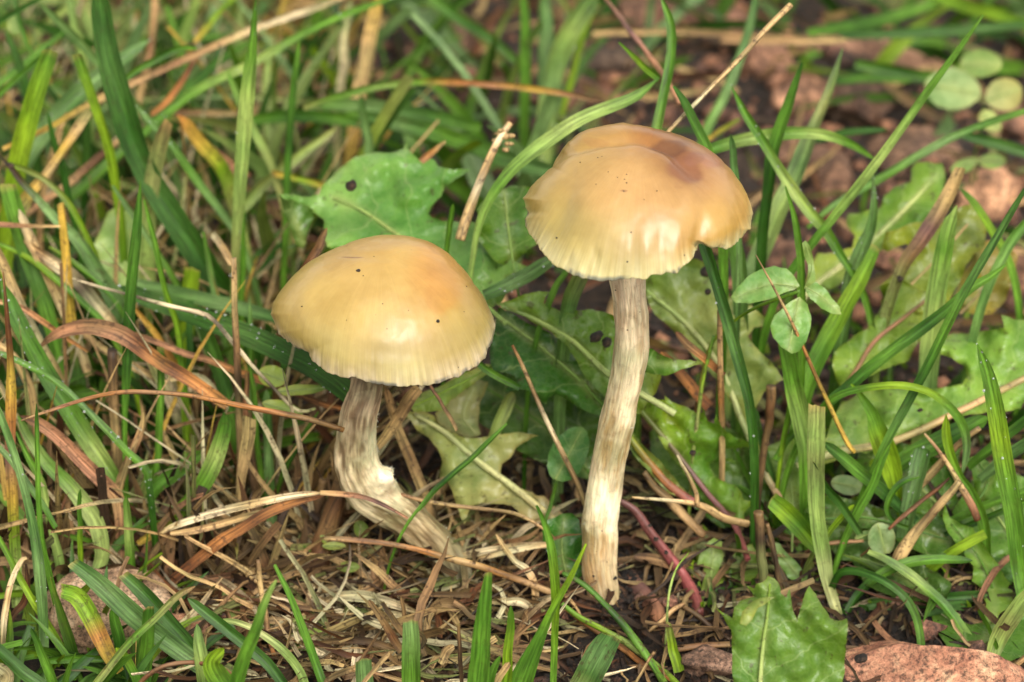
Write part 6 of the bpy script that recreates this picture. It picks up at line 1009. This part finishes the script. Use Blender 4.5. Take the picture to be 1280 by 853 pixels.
# ------------------------------------------------------------------ stones, clods, pebbles
def ico(sub):
    import bmesh
    bm = bmesh.new(); bmesh.ops.create_icosphere(bm, subdivisions=sub, radius=1)
    v = np.array([x.co[:] for x in bm.verts]); f = np.array([[x.index for x in g.verts] for g in bm.faces]); bm.free(); return v, f
ICO = {s: ico(s) for s in (1, 2, 3, 4, 5)}
def rock(name, label, cat, px, py, size, mat, tint=(1, 1, 1), sub=4, seed=1, ang=0, facet=5, rough=.18, Y=None, group=None, sink=.35):
    v, f = ICO[sub]; rr = np.random.default_rng(seed); v = v.copy()
    for _ in range(facet):
        n = rr.normal(size=3); n /= np.linalg.norm(n); d = rr.uniform(.55, .85); h = v@n; v -= np.maximum(h-d, 0)[:, None]*n*.85
    v *= (1+rough*vnoise(v, 1.3, seed, 3)+.035*vnoise(v, 6, seed, 3))[:, None]
    c, s = math.cos(ang), math.sin(ang); v = v*np.array(size); v = np.column_stack([v[:, 0]*c-v[:, 1]*s, v[:, 0]*s+v[:, 1]*c, v[:, 2]])
    yy = gy(py) if Y is None else Y; p = at(px, py, yy)
    o = mesh_obj(name, v, f, mat, None, (np.ones((len(v), 3))*np.array(tint))*(1+.12*vnoise(v, 1.1, seed, 2))[:, None]); o.location = p
    tag(o, label, cat, group); return o
rock('stone', 'tan speckled granite stone half hidden by blades at lower left', 'stone', 135, 766, (1.02, .8, .78), M_STONE, (.95, .86, .8), 5, 3, .2, Y=-1.2)
rock('stone', 'smaller reddish speckled stone right of the tan granite', 'stone', 215, 795, (.62, .5, .38), M_STONE, (.9, .62, .52), 4, 8, .5, Y=-1.4)
rock('stone', 'large flat red sandstone in the bottom right corner', 'stone', 1135, 858, (2.0, 1.0, 1.05), M_REDS, (1.0, .98, .95), 5, 11, -.3, Y=-2.3, rough=.2, facet=9)
rock('clod', 'pinkish-tan crumbly clod left of the foreground leaf', 'soil clod', 884, 832, (.46, .3, .27), M_CLOD, (2.6, 2.3, 2.1), 4, 5, .1, Y=-2.3, rough=.4)
rock('pebble', 'small black pebble sitting on the red sandstone', 'pebble', 1076, 823, (.1, .09, .09), M_SOIL, (.8, .8, .8), 3, 6, 0, Y=-3.0)
rock('pebble', 'tiny brown grain on the pinkish dead blade', 'pebble', 126, 594, (.045, .04, .04), M_SOIL, (3, 2.4, 2.2), 2, 7, 0, Y=.2)
rock('pebble', 'tiny brown grain on the seedling leaf at lower left', 'pebble', 280, 770, (.05, .045, .045), M_SOIL, (3, 2, 1.6), 2, 17, 0, Y=-1.55)
hk = rock('seed_husk', 'small dark husk lying on the broad pale green dandelion leaf', 'seed husk', 439, 232, (.09, .08, .12), M_SOIL, (1.6, 1.2, 1.1), 3, 16, 0, Y=4.55, rough=.4)
rock('pebble', 'small dark lump stuck on the tip of the withered left edge blade', 'pebble', 13, 207, (.07, .05, .06), M_SOIL, (2, 1.8, 1.8), 2, 18, 0, Y=5.4, rough=.5)
for q, (x, y, r, yy) in enumerate([(866, 566, .055, .75), (820, 674, .05, -.25), (833, 691, .045, -.35), (812, 657, .035, -.15), (828, 463, .06, 1.0), (881, 340, .12, 3.5), (884, 365, .07, 3.3), (745, 421, .12, 1.75), (758, 428, .1, 1.7), (1125, 349, .07, 3.7), (1150, 513, .05, 2.0), (1143, 420, .03, 2.4)]):
    rock('soil_crumb', ['dark crumb on the bright toothed leaf', 'dark crumb midway along the thick pink leaf stalk', 'lowest dark crumb on the thick pink leaf stalk', 'uppermost small crumb on the thick pink leaf stalk', 'black blot crumb on the toothed lobe', 'big black crumb on the pale mottled leaf under the tall cap', 'smaller black crumb below the big one on the mottled leaf', 'black crumb patch left of the tall stem', 'second black crumb touching the tall stem side', 'black crumb on the leaf behind the tall pale blade', 'brown crumb on the large notched leaf', 'tiny crumb on the brown-ribbed leaf'][q],
         'crumb', x, y, (r, r*.8, r*.8), M_SOIL, (1, .9, .8), 2, 30+q, q, Y=yy, rough=.5)
BGR = [('dark grey stone in the gap behind the tall cap', 960-210, 78, (1.0, .8, .6), (.7, .72, .8)), ('reddish brown clod right of the tan stalk', 955, 78, (.75, .6, .5), (2.2, 1.5, 1.3)), ('second reddish clod touching the first one', 985, 98, (.55, .5, .42), (2.0, 1.3, 1.1)),
       ('flat pinkish-grey stone left of the pale clover', 1150, 190, (1.5, 1.0, .5), (2.4, 1.9, 1.7)), ('purplish long clod near the top right blades', 1110, 70, (1.5, .6, .35), (2.0, 1.5, 1.5)), ('brown leaf-coloured clod below the purplish one', 1010, 125, (1.1, .9, .5), (2.2, 1.5, 1.25)),
       ('dark lump between the clods at upper right', 1080, 135, (1.0, .6, .5), (1.3, .9, .8)), ('tan crumbly clod at the right edge above the mottled leaves', 1228, 245, (.85, .7, .65), (3.0, 2.3, 1.8)), ('brown clod behind the light green crossing blade', 1040, 215, (.8, .6, .5), (2.2, 1.6, 1.3)),
       ('dark clod under the pale arching blade', 1000, 195, (.8, .6, .5), (1.5, 1.0, .8)), ('brown lump behind the broad pale grey blade', 1045, 240, (.6, .5, .4), (1.9, 1.4, 1.2)), ('reddish clod at the right edge under the clover', 1265, 150, (.8, .6, .4), (1.6, 1.0, .9)),
       ('small brown clod behind the drooping pink stalk', 800, 20, (.9, .6, .5), (1.9, 1.3, 1.1)), ('brown clod left of the curved upright blade', 730, 120, (.9, .7, .45), (1.5, 1.0, .8)), ('rusty clod above the arching pale blade', 690, 130, (.7, .6, .4), (1.6, 1.1, .9)), ('dark brown clod deep behind the clover', 985, 325, (.7, .5, .4), (1.4, .9, .8)),
       ('brown clod seen right of the grey-green dewy blade', 1115, 330, (.4, .4, .3), (2.0, 1.2, 1.1)), ('brown clod at the right edge by the grey blade', 1275, 350, (.7, .5, .4), (1.8, 1.2, 1.0)), ('brown lump behind the toothed leaf tips', 940, 595, (.35, .3, .28), (1.8, 1.3, 1.0)),
       ('purplish-brown clod in the far top middle', 560, 60, (1.0, .8, .5), (1.8, 1.3, 1.1)), ('small tan clod left of the far orange straw', 350, 85, (.9, .7, .5), (2.6, 2.0, 1.0)), ('brown clod low behind the tallest blade', 330, 265, (.8, .6, .4), (1.6, 1.1, .8)), ('wine-red clod beyond the long tan straw', 880, 25, (1.2, .8, .5), (1.9, 1.1, 1.1))]
for q, (lb, x, y, sz, tn) in enumerate(BGR):
    tn = np.array(tn); tn = (tn*.45+tn.mean()*.55)*1.5*random.uniform(.5, 1.25)*np.array([1.04, .95, .78])
    rock('soil_clod', lb, 'soil clod', x, y, np.array(sz)*.95, M_CLOD, tn, 4, 60+q, q*.7, rough=.55, facet=6)
# ------------------------------------------------------------------ masses nobody could count
def blades(name, label, Nn, base, length, width, lean, droop, cols, mat, seed, m=8, yaw=None, wig=.0, lift=0, kindtag='stuff', tw=.6, flat=False, dark=1.0):
    r_ = np.random.default_rng(seed); bx, by = base(r_, Nn); bz = ground_z(bx, by)-.05+lift*r_.random(Nn)
    Ln = r_.uniform(*length, Nn); Wd = r_.uniform(*width, Nn); az = (r_.uniform(0, 2*math.pi, Nn) if yaw is None else r_.normal(yaw[0], yaw[1], Nn)+math.pi*(r_.random(Nn) < yaw[2]))
    le = np.clip(r_.normal(lean[0], lean[1], Nn), .02, 1.57); dr = r_.uniform(*droop, Nn)
    t = np.linspace(0, 1, m); P = np.zeros((Nn, m, 3)); P[:, 0] = np.column_stack([bx, by, bz]); a = le.copy(); aa = az.copy()
    for i_ in range(1, m):
        st_ = Ln/(m-1); d = np.column_stack([np.cos(aa)*np.sin(a), np.sin(aa)*np.sin(a), np.cos(a)]); P[:, i_] = P[:, i_-1]+d*st_[:, None]
        a = a+dr/(m-1); aa = aa+r_.normal(0, wig, Nn)
    g_ = ground_z(P[..., 0], P[..., 1]); P[..., 2] = np.where(np.arange(m)[None] > 0, np.maximum(P[..., 2], g_+.02+.03*r_.random((Nn, 1))+(lift*r_.random((Nn, 1)) if flat else 0)), P[..., 2])
    T = np.gradient(P, axis=1); T /= np.linalg.norm(T, axis=2)[..., None]+1e-9
    Vw = CAM-P; Vw /= np.linalg.norm(Vw, axis=2)[..., None]; s = np.cross(T, Vw); s /= np.linalg.norm(s, axis=2)[..., None]+1e-9; n = np.cross(s, T)
    ro = r_.normal(0, tw, Nn)[:, None]+r_.normal(0, .5, Nn)[:, None]*(t-.5)[None]; s2 = s*np.cos(ro)[..., None]+n*np.sin(ro)[..., None]; n2 = n*np.cos(ro)[..., None]-s*np.sin(ro)[..., None]
    prof = np.where(r_.random(Nn)[:, None] < .3, np.clip(1-.15*t, 0, 1)[None], (np.clip((1-t)*2.2, .03, 1)**.7*(.6+.4*np.clip(t*4, 0, 1)))[None])
    hw = .5*Wd[:, None]*prof; u = np.array([-1, 0, 1.]); dep = np.array([.3, -.1, .3])
    V = P[:, :, None]+hw[..., None, None]*(u[None, None, :, None]*s2[:, :, None]+dep[None, None, :, None]*n2[:, :, None])
    pal = np.array([lin(PAL[c], K) for c in cols]); ci = r_.integers(0, len(cols), Nn); cj = r_.integers(0, len(cols), Nn); mix = (t[None]**2*(r_.random(Nn) < .35)[:, None])[..., None]
    C = pal[ci][:, None]*(1-mix)+pal[cj][:, None]*mix; C = C*dark*r_.uniform(.6, 1.2, Nn)[:, None, None]; C = np.repeat(C[:, :, None], 3, 2)  # lower dark values put the shade of the gaps into the colour
    uv = np.stack(np.broadcast_arrays(u[None, None]*hw[..., None]+r_.uniform(0, 60, Nn)[:, None, None], (t[None]*Ln[:, None])[..., None]), -1)
    b0 = (np.arange(Nn)*m*3)[:, None, None]; i_ = (np.arange(m-1)*3)[None, :, None]; j_ = np.arange(2)[None, None]; q = b0+i_+j_
    F = np.stack([q, q+1, q+4, q+3], -1).reshape(-1, 4)
    o = mesh_obj(name, V.reshape(-1, 3), F, mat, None, C.reshape(-1, 3), uv.reshape(-1, 2)); tag(o, label, kind=kindtag); return o
def px_base(x0, x1, r0, r1, dens=None):
    def f(r_, n):
        row = r_.uniform(r0, r1, n); x = r_.uniform(x0, x1, n)
        if dens is not None:
            k = 0; row = np.empty(0); x = np.empty(0)
            while len(x) < n:
                rw = r_.uniform(r0, r1, n*2); xx = r_.uniform(x0, x1, n*2); kp = r_.random(n*2) < dens(xx, rw); row = np.r_[row, rw[kp]]; x = np.r_[x, xx[kp]]
            row, x = row[:n], x[:n]
        P = at(x, row, gy(row)); return P[:, 0], P[:, 1]
    return f
exec_fill = True
# green turf, far and left
dl = lambda x, r: np.clip(1.15-(x-330)/430, .05, 1)*np.clip(1.1-(r-300)/500, .2, 1)
blades('grass', 'blurred green turf behind the named blades on the left', 700, px_base(-250, 760, -330, 370, dl), (2.2, 5.4), (.1, .34), (.5, .3), (.2, 1.4), 'ggddsbbphy', M_G, 101, wig=.08)
blades('grass', 'low dark green grass filling the left middle', 300, px_base(-120, 300, 380, 620, lambda x, r: np.clip(1.2-x/330, .1, 1)), (1.2, 3.4), (.12, .26), (.45, .3), (.1, 1.2), 'ddgdsg', M_G, 102, wig=.08)
blades('grass', 'low grass filling the lower left corner', 150, px_base(-160, 200, 700, 900), (.8, 2.0), (.08, .2), (.6, .3), (.1, 1.1), 'ggdysg', M_G, 106, wig=.08)
blades('grass', 'scattered green grass in the far right background', 210, px_base(760, 1500, -330, 130), (1.6, 4.5), (.14, .36), (.9, .35), (.2, 1.2), 'gggydsb', M_G, 103, wig=.08)
blades('grass', 'short green grass among the leaves on the right', 80, px_base(880, 1400, 260, 760, lambda x, r: np.clip((x-840)/350, .15, 1)), (.9, 2.4), (.09, .2), (.8, .35), (.1, 1.0), 'ggdysg', M_G, 104, wig=.08)
blades('grass', 'distant turf beyond the picture', 1500, lambda r_, n: (r_.uniform(-34, 34, n), r_.uniform(25, 60, n)), (2, 6), (.2, .45), (.5, .35), (.2, 1.3), 'gggdys', M_G, 105, m=6)
# thatch and litter
blades('thatch', 'brown dead thatch standing between the green blades on the left', 900, px_base(-150, 460, 400, 735, lambda x, r: np.clip(1.3-x/480, .3, 1)*np.clip((r-330)/250, .2, 1)), (.7, 2.4), (.04, .2), (.5, .4), (-.2, .9), 'tnnnkqthr', M_D, 111, wig=.15, dark=.8)
blades('thatch', 'thin straw-coloured dead stalks threaded through the grass on the left', 600, px_base(-150, 420, -60, 700), (2, 5), (.035, .1), (.6, .35), (-.1, .8), 'twwtunh', M_D, 118, wig=.06)
blades('straw_litter', 'matted dry straw lying on the soil around the stem feet', 800, px_base(130, 700, 640, 850, lambda x, r: np.clip(1.3-np.abs(x-430)/260, .08, 1)), (.5, 2.3), (.025, .15), (1.35, .3), (-.5, .6), 'ttwwnnnkktqh', M_D, 112, wig=.3, lift=.3, flat=True, yaw=(0.0, .8, .5), tw=.9, dark=1.0)
blades('straw_litter', 'fine dry bits on the soil between the mushrooms and beyond', 1500, px_base(300, 1300, 480, 870), (.2, 1.1), (.02, .1), (1.45, .2), (-.3, .3), 'tnnkkqqkw', M_D, 113, wig=.3, lift=.12, flat=True, dark=.62)  # darkened colours stand in for shade near the ground
blades('straw_litter', 'dead straw lying in the blurred background', 620, px_base(-200, 1500, -250, 470), (.8, 3.5), (.08, .26), (1.45, .18), (-.1, .2), 'tnnkkqnth', M_D, 114, wig=.15, lift=.3, flat=True)
blades('straw_litter', 'long brown fibres lying low behind the stems', 340, px_base(300, 1250, 520, 780), (.8, 2.4), (.05, .15), (1.35, .2), (-.1, .3), 'nqkntrh', M_D, 115, wig=.15, lift=.25, flat=True, dark=.62)  # dark fibres carry painted shade between the stems
blades('moss', 'yellow-brown moss blurred at the top left', 900, px_base(285, 440, -60, 110), (.3, .9), (.04, .1), (.5, .4), (.2, 1.5), 'uhunht', M_D, 116, wig=.3, m=5)
blades('moss', 'low green moss and seedlings between the leaves on the right', 900, px_base(860, 1330, 330, 760), (.15, .5), (.04, .12), (.7, .4), (.2, 1.5), 'ygdhy', M_G, 117, wig=.3, m=5)
blades('straw_litter', 'dry litter in front of the picture', 900, lambda r_, n: (r_.uniform(-14, 14, n), r_.uniform(-14, -2.9, n)), (.4, 1.8), (.03, .13), (1.45, .15), (-.2, .3), 'tnnkhwq', M_D, 119, wig=.25, lift=.15, flat=True)
blades('grass', 'short grass in front of the picture', 420, lambda r_, n: (r_.uniform(-14, 14, n), r_.uniform(-14, -5.2, n)), (.6, 1.5), (.08, .2), (.7, .3), (.1, 1.1), 'ggdysg', M_G, 107, wig=.08)
# crumbs
def crumbs(name, label, n, base, size, mat, tints, seed, lift=0):
    r_ = np.random.default_rng(seed); v, f = ICO[1]; bx, by = base(r_, n); bz = ground_z(bx, by); sz = size[0]*(size[1]/size[0])**(r_.random(n)**1.8)
    vv = v[None]*(1+.35*r_.normal(size=(n, len(v), 1)).clip(-1, 1))*sz[:, None, None]*r_.uniform(.6, 1.3, (n, 1, 3)); V = vv+np.stack([bx, by, bz+sz*.3+lift*r_.random(n)], -1)[:, None]
    F = (f[None]+(np.arange(n)*len(v))[:, None, None]).reshape(-1, 3); tn = np.array(tints)[r_.integers(0, len(tints), n)]; C = np.repeat(tn[:, None], len(v), 1)
    o = mesh_obj(name, V.reshape(-1, 3), F, mat, None, C.reshape(-1, 3), smooth=False); tag(o, label, kind='stuff'); return o
TN = [(.8, .7, .6), (1.4, 1.1, .9), (2.4, 1.7, 1.3), (.5, .45, .45), (1, .8, .7)]
crumbs('soil_crumbs', 'moist dark soil crumbs around the stem feet', 13000, px_base(330, 1300, 560, 880), (.015, .09), M_SOIL, TN, 201)
crumbs('soil_crumbs', 'soil and grit heaped against the two stem feet', 2600, lambda r_, n: (np.where(r_.random(n) < .5, 1.45, -.85)+r_.normal(0, .33, n), np.where(r_.random(n) < .5, -.6, .1)+r_.normal(0, .25, n)), (.015, .08), M_SOIL, TN, 204, lift=.1)
crumbs('soil_crumbs', 'brown soil crumbs and grit in the background', 6000, px_base(-200, 1500, -200, 560), (.04, .28), M_CLOD, [(1.2, .8, .6), (2, 1.4, 1.0), (.5, .38, .3), (2.6, 1.8, 1.3), (.4, .3, .25)], 202)
crumbs('soil_crumbs', 'coarse grit beyond the picture edges', 2500, lambda r_, n: (r_.uniform(-30, 30, n), r_.uniform(-8, 50, n)), (.05, .3), M_CLOD, [(1.2, .9, .8), (2, 1.4, 1.2)], 203)
